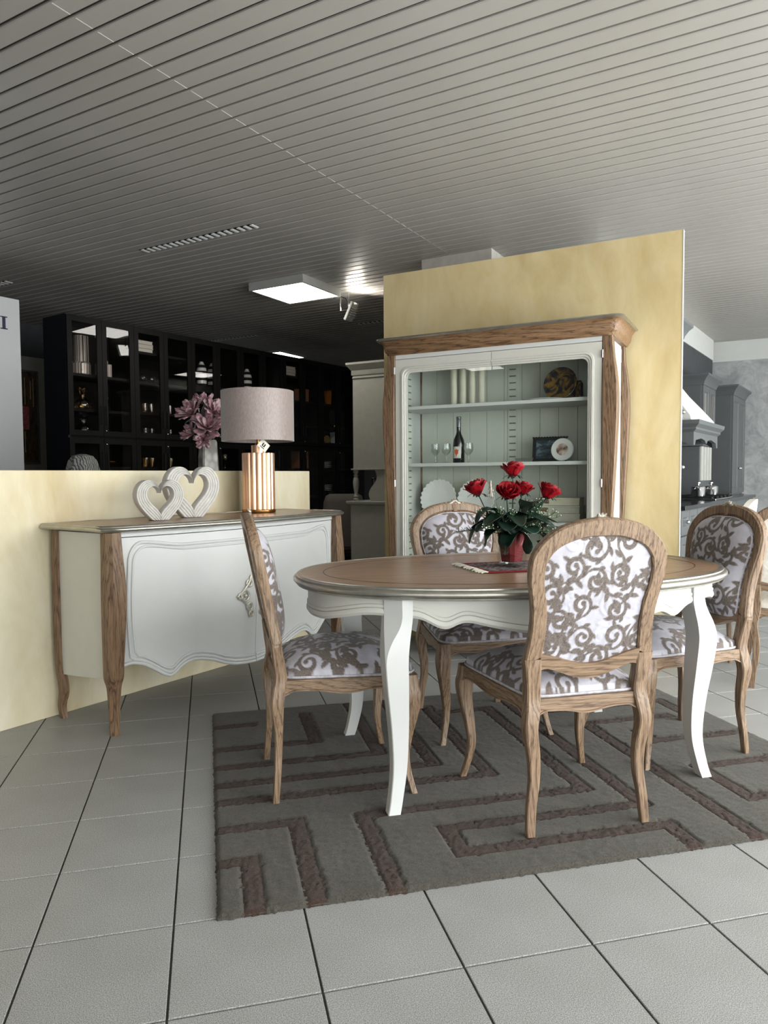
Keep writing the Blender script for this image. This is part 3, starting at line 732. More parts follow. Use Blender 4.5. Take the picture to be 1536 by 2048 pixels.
# ------------------------------------------------------------------ oval dining table
TC = (1.19, 2.68); TA, TB, TP = 0.88, 0.545, 2.2
def oval(a, b, n=128, p=TP, t0=0.0, t1=2 * math.pi, closed=True):
    out = []
    for k in range(n if closed else n + 1):
        t = t0 + (t1 - t0) * k / n
        c, s = math.cos(t), math.sin(t)
        out.append((a * math.copysign(abs(c) ** (2 / p), c), b * math.copysign(abs(s) ** (2 / p), s)))
    return out
def table():
    r = thing('dining_table', 'oval dining table with brown wooden top, silvered edge and white cabriole legs', 'table', (TC[0], TC[1], RUGZ))
    z0 = 0.78 - RUGZ
    # two wooden leaves meeting in the middle
    for s in (-1, 1):
        half = [(x, y) for x, y in oval(TA - 0.030, TB - 0.030, 160) if s * x > 0.001]
        half.sort(key=lambda q: math.atan2(q[1], s * q[0]))
        top = max(y for x, y in half)
        poly = [(s * 0.0008, -top)] + half + [(s * 0.0008, top)]
        if s < 0: poly = poly[::-1]
        obj('table_leaf', MB().ext(poly, z0 - 0.024, z0, 'xy'), M['veneer'], r, 30)
    ln = MB(); a = oval(TA - 0.112, TB - 0.105, 160, 2.1); b = oval(TA - 0.1155, TB - 0.1085, 160, 2.1)
    ln.loft([[(x, y, z0 + 0.0002) for x, y in a], [(x, y, z0 + 0.0007) for x, y in a], [(x, y, z0 + 0.0007) for x, y in b], [(x, y, z0 + 0.0002) for x, y in b]], True, False)
    obj('inlay_line', ln, plain('dark_inlay', (58, 40, 30), 0.4), r)
    prof = [(-0.031, z0 - 0.002), (-0.029, z0 + 0.0012), (-0.020, z0 + 0.0016), (-0.0135, z0 - 0.0015), (-0.0125, z0 - 0.006), (-0.006, z0 - 0.0085), (0.0, z0 - 0.016), (0.0, z0 - 0.024), (-0.006, z0 - 0.031), (-0.011, z0 - 0.033), (-0.012, z0 - 0.038), (-0.022, z0 - 0.042), (-0.04, z0 - 0.042)]
    ml = MB()
    ml.loft([[(x, y, z) for x, y in oval(TA + d, TB + d, 160)] for d, z in prof], True, False)
    ml.loft([[(x, y, z0 - 0.042) for x, y in oval(TA - 0.04, TB - 0.04, 160)], [(x, y, z0 - 0.042) for x, y in oval(TA - 0.3, TB - 0.25, 160)]], True, False)
    obj('edge_molding', ml, M['silver'], r, 50)
    # aprons between the legs, scalloped with raised beads
    LX, LY = 0.585, 0.385
    aa, ab_ = TA - 0.055, TB - 0.055
    def ap_pt(t, d):
        c, s = math.cos(t), math.sin(t); return ((aa + d) * math.copysign(abs(c) ** (2 / TP), c), (ab_ + d) * math.copysign(abs(s) ** (2 / TP), s))
    tl = math.atan2((LY / ab_) ** (TP / 2), (LX / aa) ** (TP / 2))
    def zb_long(u):      # u 0..1 between legs on the long side
        v = abs(2 * u - 1)
        return float(np.interp(v, [0, .25, .42, .55, .60, .64, .68, .74, .84, .92, 1.0], [.617, .622, .642, .661, .661, .652, .637, .640, .668, .676, .664])) - RUGZ
    def zb_short(u):
        v = abs(2 * u - 1)
        return float(np.interp(v, [0, .35, .55, .75, .9, 1.0], [.636, .640, .658, .677, .680, .662])) - RUGZ
    for (t0, t1, zf, n) in ((math.pi + tl, 2 * math.pi - tl, zb_long, 96), (tl, math.pi - tl, zb_long, 96), (-tl, tl, zb_short, 56), (math.pi - tl, math.pi + tl, zb_short, 56)):
        m = MB(); bd = MB(); secs = []; ks = np.linspace(0, 1, n)
        zs = np.array([zf(u) for u in ks]); zs = np.convolve(np.pad(zs, 2, 'edge'), [.1, .2, .4, .2, .1], 'valid')
        for u, zb in zip(ks, zs):
            t = t0 + (t1 - t0) * u; o = ap_pt(t, 0); q = ap_pt(t, -0.022); e = ap_pt(t, 0.004); e2 = ap_pt(t, 0.0065)
            secs.append([(*q, z0 - 0.04), (*o, z0 - 0.04), (*o, zb + .040), (*e, zb + .037), (*e, zb + .028), (*o, zb + .026), (*e, zb + .024), (*e2, zb + .016), (*e2, zb + .010), (*e, zb + 0.006), (*o, zb), (*q, zb)])
        m.loft(secs); obj('apron', m, M['cream'], r, 30)
    # cabriole legs: square with a chamfered outer corner that dies into an edge at the knee
    rows = cr_path([(0.0, .030, .030, .042, 0), (.05, .018, .018, .043, 0), (.15, .003, .003, .049, 0), (.28, .004, .004, .060, 0.0), (.42, .014, .014, .073, 0.0), (.52, .020, .020, .079, 0.004), (.575, .017, .017, .082, .018), (.625, .010, .010, .084, .042), (.66, .006, .006, .086, .050), (.70, .006, .006, .086, .050), (.737, .006, .006, .086, .050)], 56)
    for sx in (-1, 1):
        for sy in (-1, 1):
            m = MB(); secs = []
            for z, dx, dy, w, ch in rows:
                z = min(max(z, 0), z0 - 0.04)
                ch = max(ch, 0.003); h = w / 2; cx, cy = LX - .012 + dx, LY - .012 + dy - .018
                pts = [(-h, -h), (h, -h), (h, h - ch), (h - ch, h), (-h, h)]
                pts = [(sx * (cx + a), sy * (cy + b), z) for a, b in pts]
                if sx * sy < 0: pts = pts[::-1]
                secs.append(pts)
            m.loft(secs); obj('leg', m, M['white'], r, 28)
table()
TZ = 0.7818

# small fringed runner under the vase
def runner():
    r = thing('table_runner', 'small red and dark oriental runner with white fringe under the rose vase', 'runner', (1.245, 2.66, TZ), R(2))
    def rm():
        m, nt, bs = base_mat('oriental_weave'); v = coords(nt, (1, 1, 1))
        vo = nt.nodes.new('ShaderNodeTexVoronoi'); vo.inputs['Scale'].default_value = 42; nt.links.new(v, vo.inputs['Vector'])
        c = ramp(nt, vo.outputs['Distance'], [(0.15, lin((120, 20, 32))), (0.35, lin((60, 56, 66))), (0.6, lin((150, 140, 132))), (0.8, lin((48, 40, 52)))])
        nt.links.new(c, bs.inputs['Base Color']); bs.inputs['Roughness'].default_value = 0.95; return m
    obj('field', B(-0.215, 0.215, -0.125, 0.125, 0.0, 0.004), rm(), r, 0)
    red = plain('dark_red_binding', (118, 14, 28), 0.9)
    for x0, x1, y0, y1 in ((-.235, .235, -.145, -.125), (-.235, .235, .125, .145), (-.235, -.215, -.125, .125), (.215, .235, -.125, .125)):
        obj('border', B(x0, x1, y0, y1, 0, 0.0045), red, r, 0, 0.001)
    fm = plain('off_white_fringe', (226, 222, 208), 0.9); rr = random.Random(3)
    for s in (-1, 1):
        m = MB()
        for k in range(24):
            y = -0.140 + k * 0.0122; d = rr.uniform(-.006, .006); L = rr.uniform(.020, .038)
            m.tube([(s * 0.233, y, 0.003), (s * (0.235 + L * .5), y + d, 0.005 + rr.random() * .003), (s * (0.235 + L), y + d * 2, 0.002)], 0.0028, 5)
        f = obj('fringe', m, fm, r); f['kind'] = 'stuff'
runner()
# ------------------------------------------------------------------ flowers
def petal_grid(m, base, ang, r0, H, wid, curl, lean, n=7, k=6, ruf=0.0, rs=None):
    """one petal standing round the axis at angle ang; r0 foot radius, H height, wid half angle, curl rolls the lip outwards"""
    rows = []
    for i in range(k):
        v = i / (k - 1); row = []
        for j in range(n):
            u = -1 + 2 * j / (n - 1)
            wv = wid * (0.55 + 0.45 * math.sin(math.pi * min(1, 0.25 + v * 0.7))) * (1 - 0.25 * v * v)
            a = ang + u * wv
            r = r0 + lean * math.sin(v * 1.5) + curl * max(0, v - 0.55) ** 1.6 * 3.0
            z = H * (v - 0.35 * curl * 20 * max(0, v - 0.75) ** 2) * (1 - 0.14 * u * u * v) + ruf * math.sin(u * 5 + ang * 3) * v
            row.append((base[0] + r * math.cos(a), base[1] + r * math.sin(a), base[2] + z))
        rows.append(row)
    m.grid(rows)
def tilt(mb, c, ax, ang):
    q = Matrix.Rotation(ang, 3, Vector(ax)); c = Vector(c)
    mb.v = [tuple(c + q @ (Vector(p) - c)) for p in mb.v]; return mb
def red_mat():
    m, nt, bs = base_mat('crimson_petal'); v = coords(nt)
    nt.links.new(ramp(nt, noise(nt, v, 60, 3), [(0.3, lin((92, 4, 14))), (0.7, lin((156, 8, 25)))]), bs.inputs['Base Color'])
    bs.inputs['Roughness'].default_value = 0.55; bs.inputs['Specular IOR Level'].default_value = 0.25; return m
M['rose'] = red_mat()
M['leafd'] = plain('dark_green_leaf', (22, 48, 36), 0.42, vary=0.25, vscale=25)
M['leafm'] = plain('sprig_green', (70, 92, 62), 0.6, vary=0.3, vscale=40)
M['bud'] = plain('pale_bud', (196, 202, 184), 0.6)
def rose_mesh(c, s, rs):
    m = MB(); x, y, z = c
    for k in range(4): petal_grid(m, (x, y, z), k * 2.1 + rs.random(), 0.004 * s + 0.002 * k * s, 0.050 * s, 1.5, 0.0005, 0.004 * s)
    for k in range(5): petal_grid(m, (x, y, z), k * 2.51 + rs.random() * .5, 0.010 * s, 0.050 * s, 1.0, 0.004 * s, 0.010 * s, ruf=0.001)
    for k in range(6): petal_grid(m, (x, y, z - 0.002), k * 2.3 + rs.random() * .5, 0.012 * s, 0.047 * s, 0.95, 0.006 * s, 0.019 * s, ruf=0.0015)
    for k in range(5): petal_grid(m, (x, y, z - 0.004), k * 1.257 + rs.random() * .6, 0.010 * s, 0.040 * s, 0.85, 0.010 * s, 0.026 * s, ruf=0.002)
    m.sphere((x, y, z + 0.004), 0.012 * s, 10, 6)
    return m
def leaf_patch(path, width, fold=0.25, n=9, k=12):
    """blade along a bent path"""
    P = [Vector(p) for p in path]
    pts = [Vector(tuple(r)) for r in cr_path([tuple(p) for p in P], k)]
    m = MB(); rows = []
    for i, p in enumerate(pts):
        t = (pts[min(i + 1, k - 1)] - pts[max(i - 1, 0)]).normalized(); s = t.cross(Vector((0, 0, 1)))
        s = s.normalized() if s.length > 1e-3 else Vector((1, 0, 0)); nn = s.cross(t)
        v = i / (k - 1); w = width * (math.sin(math.pi * (0.06 + 0.92 * v)) ** 0.6)
        rows.append([tuple(p + s * w * u + nn * (abs(u) ** 1.5 * w * fold)) for u in np.linspace(-1, 1, n)])
    m.grid(rows); return m
def solid(o, t=0.0008):
    md = o.modifiers.new('thickness', 'SOLIDIFY'); md.thickness = t; md.offset = 0; return o
def roses():
    c0 = Vector((1.172, 2.652, TZ + 0.0046))
    r = thing('rose_arrangement', 'five red roses with dark leaves in a clear tapered vase lined with red', 'flowers', c0)
    rs = random.Random(4)
    def sq(w, z, c=0.18): h = w / 2; k = w * c; return [(-h + k, -h, z), (h - k, -h, z), (h, -h + k, z), (h, h - k, z), (h - k, h, z), (-h + k, h, z), (-h, h - k, z), (-h, -h + k, z)]
    va = obj('vase', MB().loft([sq(.090, 0.0), sq(.094, .006), sq(.126, .140), sq(.120, .140), sq(.084, .012)], True, True), M['vase_glass'], r, 25); va.rotation_euler = (0, 0, R(24))
    li = obj('vase_lining', MB().loft([sq(.066, .018), sq(.068, .022), sq(.096, .132), sq(.06, .132)]), plain('red_lining', (122, 10, 24), 0.6, vary=0.3, vscale=90), r, 25); li.rotation_euler = (0, 0, R(24))
    heads = [((0.013, 0.017, 0.360), 1.12, (0.0, 0.05)), ((-0.124, 0.046, 0.288), 1.14, (-.35, 0.1)), ((-0.027, -0.012, 0.276), 1.12, (-.1, -.7)), ((0.052, 0.02, 0.288), 1.0, (.25, -.1)), ((0.138, -0.019, 0.272), 1.16, (.4, -.1))]
    for c, s, (lx, ly) in heads:
        m = rose_mesh(c, s, rs); L = math.hypot(lx, ly)
        if L > 0.01: tilt(m, c, (-ly / L, lx / L, 0), L)
        ro = solid(obj('rose_bloom', m, M['rose'], r, 60), 0.0007)
        sm_ = MB(); sm_.tube([tuple(r_) for r_ in cr_path([(c[0] * .25, c[1] * .25, 0.10), (c[0] * .6, c[1] * .6, c[2] * .62), (c[0], c[1], c[2] - 0.002)], 10)], 0.0026, 6)
        sm_.sphere((c[0], c[1], c[2] - 0.001), 0.010 * s, 8, 6)
        st = obj('stem', sm_, M['leafd'], ro)
        se = MB()
        for k in range(5):
            a = k * 1.2566 + .4; d = Vector((math.cos(a), math.sin(a), 0)); b = Vector(c)
            lp = leaf_patch([b + d * 0.008 * s, b + d * 0.024 * s + Vector((0, 0, -.002)), b + d * 0.038 * s + Vector((0, 0, -.014))], 0.0045, 0.2, 5, 7); se.add(lp.v, lp.f)
        solid(obj('sepals', se, M['leafd'], ro))
    blades = [([(0, -.02, .13), (-.05, -.045, .155), (-.11, -.05, .135), (-.13, -.045, .085)], .040), ([(0, .0, .13), (-.08, .02, .18), (-.14, .03, .15), (-.165, .035, .09)], .030),
              ([(.01, -.02, .13), (.05, -.035, .21), (.07, -.03, .255), (.085, -.01, .20)], .042), ([(.02, 0, .13), (.09, -.03, .135), (.125, -.035, .105), (.115, -.04, .075)], .034),
              ([(-.01, -.03, .13), (.0, -.075, .15), (.02, -.085, .11), (.03, -.08, .055)], .028), ([(0, -.02, .14), (-.02, -.06, .19), (-.03, -.075, .165), (-.03, -.08, .13)], .034),
              ([(0, 0, .14), (-.07, .0, .22), (-.12, .0, .215), (-.15, 0, .17)], .032), ([(.02, .02, .14), (.08, .04, .20), (.13, .05, .18), (.15, .05, .12)], .034),
              ([(0, .02, .14), (-.03, .06, .2), (-.04, .08, .2), (-.05, .1, .14)], .036), ([(0, -.01, .16), (-.045, -.05, .215), (-.075, -.06, .20), (-.095, -.06, .16)], .028),
              ([(.0, -.02, .12), (-.04, -.07, .13), (-.06, -.085, .10), (-.065, -.085, .055)], .030)]
    for a, el, L, w in ((3.4, .5, .15, .036), (4.2, .7, .14, .040), (4.9, .5, .13, .042), (5.6, .75, .15, .038), (0.2, .55, .15, .034), (2.7, .7, .14, .034), (4.5, 1.1, .15, .036), (3.7, 1.0, .16, .034), (5.2, 1.15, .16, .034), (1.2, .8, .14, .036), (2.0, .9, .14, .034), (6.0, 1.0, .16, .032)):
        d = Vector((math.cos(a), math.sin(a), 0)); b0 = d * .02 + Vector((0, 0, .12)); up = Vector((0, 0, 1))
        blades.append(([b0, b0 + d * L * .35 * math.cos(el) + up * L * .5 * math.sin(el), b0 + d * L * .8 * math.cos(el) + up * L * .62 * math.sin(el), b0 + d * L + up * (L * .45 * math.sin(el) - .01)], w))
    for path, w in blades: solid(obj('leaf', leaf_patch(path, w * 1.25), M['leafd'], r, 60), 0.0012)
    for k in range(24):
        a = rs.uniform(-1.2, 1.0) if k % 3 else rs.uniform(2.2, 4.4)
        el = rs.uniform(.25, 1.05); L = rs.uniform(.12, .20); b = Vector((0.02 * math.cos(a), 0.02 * math.sin(a), .12))
        d = Vector((math.cos(a) * math.cos(el), math.sin(a) * math.cos(el), math.sin(el)))
        path = [b + d * L * t + Vector((0, 0, -.05 * t * t * math.cos(el))) for t in np.linspace(0, 1, 9)]
        m = MB().tube(path, [0.0016] * 9, 5); bd = MB()
        for i in range(2, 9):
            for q in range(6):
                dd = Vector((rs.uniform(-1, 1), rs.uniform(-1, 1), rs.uniform(-.2, 1))).normalized(); e = path[i] + (dd + d * .8).normalized() * rs.uniform(.012, .030)
                m.tube([path[i], e], [0.0011, 0.0007], 4)
                if (q + i) % 3 == 0: bd.sphere(e, 0.0024, 6, 4)
        sp = obj('sprig', m, M['leafm'], r); sp['kind'] = 'stuff'
        bb = obj('sprig_buds', bd, M['bud'], sp); bb['kind'] = 'stuff'
roses()

# ------------------------------------------------------------------ sideboard (local x along its front, local -y to the viewer)
BO = Vector((-0.422, 3.342, 0))
def bloc(x, y, z=0): 
    p = BO + Vector((math.cos(ROTA), math.sin(ROTA), 0)) * x + Vector((-math.sin(ROTA), math.cos(ROTA), 0)) * y
    return Vector((p.x, p.y, z))
SBL, SBD = 1.62, 0.455
M['handle'] = plain('antique_silver_plate', (206, 202, 188), 0.4, 0.4, 0.15, 60)
def sideboard():
    r = thing('sideboard', 'white bow-fronted sideboard with wooden corner posts and silver-edged wooden top', 'sideboard', BO, ROTA)
    def front(x, z=0.6):      # y of the bowed, slightly bombe front
        u = 2 * (x - 0.045) / (SBL - 0.09) - 1
        bomb = 0.022 * math.sin(math.pi * np.clip((z - 0.1) / 0.8, 0, 1))
        return 0.022 - (0.078 + bomb) * (1 - u * u) - 0.004
    # top
    def outline(d):
        pts = []
        n = 40
        for k in range(n + 1):
            x = -0.045 - d + (SBL + 0.09 + 2 * d) * k / n; u = 2 * k / n - 1
            c = 0.022 * math.exp(-((1 - abs(u)) / 0.035) ** 2)
            pts.append((x, -0.030 - d - 0.088 * (1 - u * u) + c))
        # right end, back, left end (slightly curved sides)
        for t in np.linspace(0, 1, 10)[1:]: pts.append((SBL + 0.045 + d - 0.018 * math.sin(math.pi * t), -0.008 + (SBD + 0.02 + 0.008) * t))
        for t in np.linspace(0, 1, 10)[:-1]: pts.append((-0.045 - d + 0.018 * math.sin(math.pi * t), SBD + 0.02 - (SBD + 0.02 + 0.008) * t))
        return pts
    obj('top', MB().ext(outline(-0.028), 0.910, 0.9345, 'xy'), M['veneer'], r, 30)
    prof = [(-.029, .9335), (-.026, .9365), (-.016, .9365), (-.0105, .933), (-.0095, .9285), (-.003, .926), (0, .919), (-.003, .911), (-.012, .907), (-.05, .9065)]
    obj('edge_molding', MB().loft([[(x, min(y, SBD + .022), z) for x, y in outline(d)] for d, z in prof], True, False), M['silver'], r, 50)
    # carcass
    obj('side_panel', MB().ext([(0.05, .90), (SBD - .045, .90), (SBD - .045, .215), (.30, .222), (.12, .238), (0.05, .25)], 0.012, 0.028, 'yz'), M['cream'], r, 0, 0.001)
    obj('side_panel', MB().ext([(0.05, .90), (SBD - .045, .90), (SBD - .045, .215), (.30, .222), (.12, .238), (0.05, .25)], SBL - .028, SBL - .012, 'yz'), M['cream'], r, 0, 0.001)
    obj('back_panel', B(.03, SBL - .03, SBD - .03, SBD - .015, .22, .9), M['cream'], r, 0)
    obj('bottom', B(.03, SBL - .03, 0.03, SBD - .03, .305, .325), M['cream'], r, 0)
    tr = MB(); xs = np.linspace(0.045, SBL - .045, 41)
    tr.loft([[(x, front(x, .88) - .004, .905), (x, front(x, .88) - .004, .882), (x, front(x, .88) + .02, .882), (x, front(x, .88) + .02, .905)] for x in xs]); obj('frieze', tr, M['white'], r, 30)
    # doors: curved panels with scalloped lower edge
    ZB = [(0.02, .268), (.055, .296), (.105, .304), (.16, .288), (.21, .256), (.255, .222), (.285, .208), (.31, .212), (.335, .235), (.37, .255), (.41, .262), (.46, .256), (.53, .236), (.60, .206), (.67, .186), (.74, .176), (.81, .172)]
    zx = [a for a, b in ZB]; zz = [b for a, b in ZB]
    def zbot(x):
        e = min(x, SBL - x); return float(np.interp(e, zx, zz))
    def post_in(z):     # inner edge of the corner posts
        return 0.062 + 0.016 * math.sin(math.pi * np.clip((z - 0.25) / 0.65, 0, 1)) - 0.006
    for s in (0, 1):
        n, k = 40, 26; rows = []; back = []
        for i in range(n):
            xx = np.linspace(0.040, SBL / 2 - 0.0012, n)[i]; x = xx if s == 0 else SBL - xx
            zb = zbot(xx); col = []
            for j in range(k):
                z = zb + (0.878 - zb) * j / (k - 1); col.append((x, front(x, z), z))
            rows.append(col)
        if s == 1: rows = rows[::-1]
        rows = [rows[i] for i in range(n)]
        front_pts = rows; bk = [[(p[0], p[1] + 0.02, p[2]) for p in c] for c in rows]
        m = MB(); secs = [f_ + b_[::-1] for f_, b_ in zip(front_pts, bk)]; m.loft(secs)
        d = obj('door', m, M['white'], r, 35)
        # raised double bead following the door outline
        def edge_path(inset, rise):
            P = []
            x0, x1 = 0.085 + inset, SBL / 2 - 0.004
            for xx in np.linspace(x1, x0 + .03, 40): P.append((xx, zbot(xx) + rise))
            zc = zbot(x0) + rise
            P += [(x0 + .006 + 0.010 * (1 - math.sin(math.pi * t)) , zc + .012 + (0.735 - zc) * t) for t in np.linspace(0, 1, 18)]
            zt = 0.852 - inset * 1.0
            P += [(x0 + .016 + .062 * (1 - math.cos(t)), .755 + (zt - .755) * math.sin(t)) for t in np.linspace(0.1, math.pi / 2, 9)]
            P += [(x, zt - 0.024 * (1 - math.cos(math.pi * min(1, (x - x0 - .078) / .22))) / 2 + 0.0 * x) for x in np.linspace(x0 + .09, x1, 30)]
            out = []
            for xx, z in P:
                x = xx if s == 0 else SBL - xx; out.append((x, front(x, z) - 0.0015, z))
            return out
        obj('door_molding', MB().tube(edge_path(0.0, 0.022), 0.0085, 8), M['white'], d)
        obj('door_molding', MB().tube(edge_path(0.020, 0.040), 0.0060, 8), M['white'], d)
        lip = [((xx if s == 0 else SBL - xx), front(xx if s == 0 else SBL - xx, zbot(xx)) - .003, zbot(xx) + .006) for xx in np.linspace(.06, SBL / 2 - .002, 44)]
        obj('door_molding', MB().tube(lip, 0.0085, 8), M['white'], d)
        # ornate silver handle plate: scrolls round a drop ring
        h = MB(); sg = 1 if s == 0 else -1; hx = SBL / 2 - sg * 0.035; hz = 0.535
        def hq(u, w, o=0.006): u *= 1.35; w *= 1.35; x = hx - sg * u; return (x, front(x, hz + w) - o, hz + w)
        for rad, cu, cw in ((.020, .035, .0), (.014, .012, -.045), (.013, .012, .045), (.010, .058, .0), (.011, .004, -.072)):
            h.tube([hq(cu + rad * math.cos(a), cw + rad * math.sin(a)) for a in np.linspace(0, 2 * math.pi, 17)[:-1]], 0.0058, 6, loop=True)
        h.tube([hq(u, w) for u, w in ((0.0, .075), (.01, .05), (.03, .03), (.05, .012), (.074, 0), (.05, -.012), (.03, -.03), (.012, -.055), (0, -.085))], 0.006, 6)
        h.sphere(hq(.035, 0, .010), 0.011, 8, 6); obj('handle', h, M['handle'], d)['label'] = 'ornate silvered handle plate'
    # corner posts run down into legs
    frows = cr_path([(0, .010, .004, .046, .044), (.06, .013, .010, .048, .046), (.15, .017, .014, .056, .054), (.215, .016, .012, .066, .062), (.26, .012, .006, .088, .080), (.32, .011, .003, .093, .084), (.45, .013, -.001, .104, .090), (.60, .016, -.003, .114, .094), (.72, .017, .000, .108, .090), (.82, .017, .006, .096, .084), (.905, .017, .010, .088, .082)], 48)
    for sx in (0, 1):
        m = MB(); secs = []
        for z, cx, cy, wx, wy in frows:
            wx *= .74; wy *= .74; x = cx if sx == 0 else SBL - cx; hx, hy = wx / 2, wy / 2
            # section: flat face to the front, bevelled outer corner
            q = [(-hx, -hy + .024), (-hx + .018, -hy), (hx, -hy + .004), (hx, hy), (-hx, hy)]
            if sx: q = [(-a, b) for a, b in q][::-1]
            secs.append([(x + a, cy + b, z) for a, b in q])
        m.loft(secs); obj('corner_post', m, M['oakd'], r, 25)
    brows = cr_path([(0, .020, SBD - .035, .034, .036), (.06, .016, SBD - .028, .038, .040), (.13, .020, SBD - .040, .042, .054), (.20, .016, SBD - .036, .040, .062), (.24, .010, SBD - .030, .034, .050), (.4, .006, SBD - .026, .034, .048), (.65, .006, SBD - .026, .034, .048), (.905, .010, SBD - .028, .034, .048)], 40)
    for sx in (0, 1):
        m = MB(); secs = []
        for z, cx, cy, wx, wy in brows: secs.append(sq_section(cx if sx == 0 else SBL - cx, cy, z, wx * .8, wy * .8, .08))
        m.loft(secs); obj('rear_post', m, M['oakd'], r, 25)
sideboard()
STZ = 0.9366

def heart(name, label, loc, rz, W, H, th, n_groove=5):
    """open heart ring with concentric ridges and a flat foot"""
    r = thing(name, label, 'heart sculpture', loc, rz, 'pale ridged heart sculptures')
    def hc(t): return np.array([16 * math.sin(t) ** 3, 13 * math.cos(t) - 5 * math.cos(2 * t) - 2 * math.cos(3 * t) - math.cos(4 * t)])
    ts = np.linspace(0, 2 * math.pi, 97)[:-1]
    C = np.array([hc(t) for t in ts]); 
    inner = C * np.array([0.56, 0.53]) + np.array([0, 2.2])
    m = MB(); secs = []
    for o, i in zip(C, inner):
        sec = []
        K = n_groove * 6
        for k in range(K + 1):
            s = k / K; p = o * (1 - s) + i * s
            ridge = abs(math.sin(math.pi * s * n_groove)) ** 0.6
            sec.append((p, -th / 2 - 0.006 * ridge))
        for k in range(K + 1):
            s = 1 - k / K; p = o * (1 - s) + i * s; sec.append((p, th / 2))
        secs.append(sec)
    zmin = -9.6
    def tr(p): 
        x = p[0] / 32 * W; z = (max(p[1], zmin) - zmin) / 21.6 * H
        return x, z
    m.loft([[(tr(p)[0], d, tr(p)[1]) for p, d in sec] for sec in secs], True, False, True)
    obj('heart_ring', m, M['stone'], r, 50); obj('base_felt', B(-W * .17, W * .17, -th / 2, th / 2, -0.0008, 0.0015), M['dark'], r, 0)
    return r
M['stone'] = plain('whitewashed_ceramic', (206, 203, 198), 0.7, vary=0.08, vscale=40, bmp=0.2, bscale=120)
heart('heart_sculpture', 'smaller white ridged open heart in front on the sideboard', bloc(0.40, 0.17, STZ), ROTA - R(14), .245, .20, .045)
heart('heart_sculpture', 'larger white ridged open heart standing behind the smaller one', bloc(0.665, 0.24, STZ), ROTA - R(14), .305, .268, .05)

def lamp():
    r = thing('table_lamp', 'table lamp with fluted rose gold base and taupe satin drum shade', 'lamp', bloc(1.215, 0.285, STZ), ROTA)
    obj('base_ring', MB().lathe([(.097, 0), (.099, .004), (.099, .016), (.096, .019)], 40), M['brass'], r)
    secs = []
    N = 16 * 8
    for z, k in ((.019, 1.0), (.345, 1.0), (.352, .985)):
        secs.append([((.0885 + .0075 * abs(math.cos(8 * a)) ** .7) * k * math.cos(a), (.0885 + .0075 * abs(math.cos(8 * a)) ** .7) * k * math.sin(a), z) for a in np.linspace(0, 2 * math.pi, N + 1)[:-1]])
    obj('column', MB().loft(secs), M['copper'], r, 50)
    obj('neck', MB().lathe([(.041, .352), (.041, .396), (.038, .399)], 32), M['copper'], r)
    obj('socket', MB().lathe([(.018, .398), (.018, .408), (.010, .412), (.010, .43), (.014, .44), (.014, .50)], 20), M['brass'], r)
    def satin():
        m, nt, bs = base_mat('taupe_satin'); v = coords(nt, (1, 1, .2)); n = noise(nt, v, 260, 3)
        nt.links.new(ramp(nt, n, [(0.3, lin((134, 119, 115))), (0.7, lin((160, 145, 140)))]), bs.inputs['Base Color'])
        bs.inputs['Roughness'].default_value = 0.42; bs.inputs['Sheen Weight'].default_value = 0.6; bs.inputs['Anisotropic'].default_value = 0.6
        bump(nt, bs, n, 0.1, 0.001); return m
    sh = obj('shade', MB().lathe([(.208, .422), (.214, .422), (.214, .717), (.208, .717), (.208, .422)], 64, caps=False), satin(), r)
    sp = MB()
    for a in (0, 2.094, 4.189): sp.tube([(0, 0, .50), (.21 * math.cos(a), .21 * math.sin(a), .50)], .002, 5)
    obj('shade_spider', sp, M['brass'], r); obj('bulb', MB().sphere((0, 0, .545), .03, 14, 10), M['porcelain'], r)
    tg = MB().box(-.034, .034, -.0006, .0006, -.026, .026)
    t = obj('price_tag', tg, plain('cream_card', (226, 220, 208), 0.6), r, 0, loc=(-.075, -.118, .392)); t.rotation_euler = (R(8), R(38), R(-10))
    obj('tag_mark', MB().box(-.012, -.004, -.0014, -.0007, -.004, .012).box(.002, .010, -.0014, -.0007, -.004, .012).box(-.012, .010, -.0014, -.0007, -.008, -.004).box(-.018, .016, -.0014, -.0007, -.017, -.013), M['dark'], t, 0)
    obj('tag_string', MB().tube([(-.058, -.112, .417), (-.03, -.06, .425), (0, -.016, .42)], .0011, 5), M['dark'], r)
    obj('cord', MB().tube([tuple(q) for q in cr_path([(-.09, .05, .006), (-.16, .09, .004), (-.22, .06, .004), (-.26, .12, .004), (-.3, .155, .004)], 24)], .0028, 6), plain('clear_cord', (200, 190, 170), .4), r)
lamp()
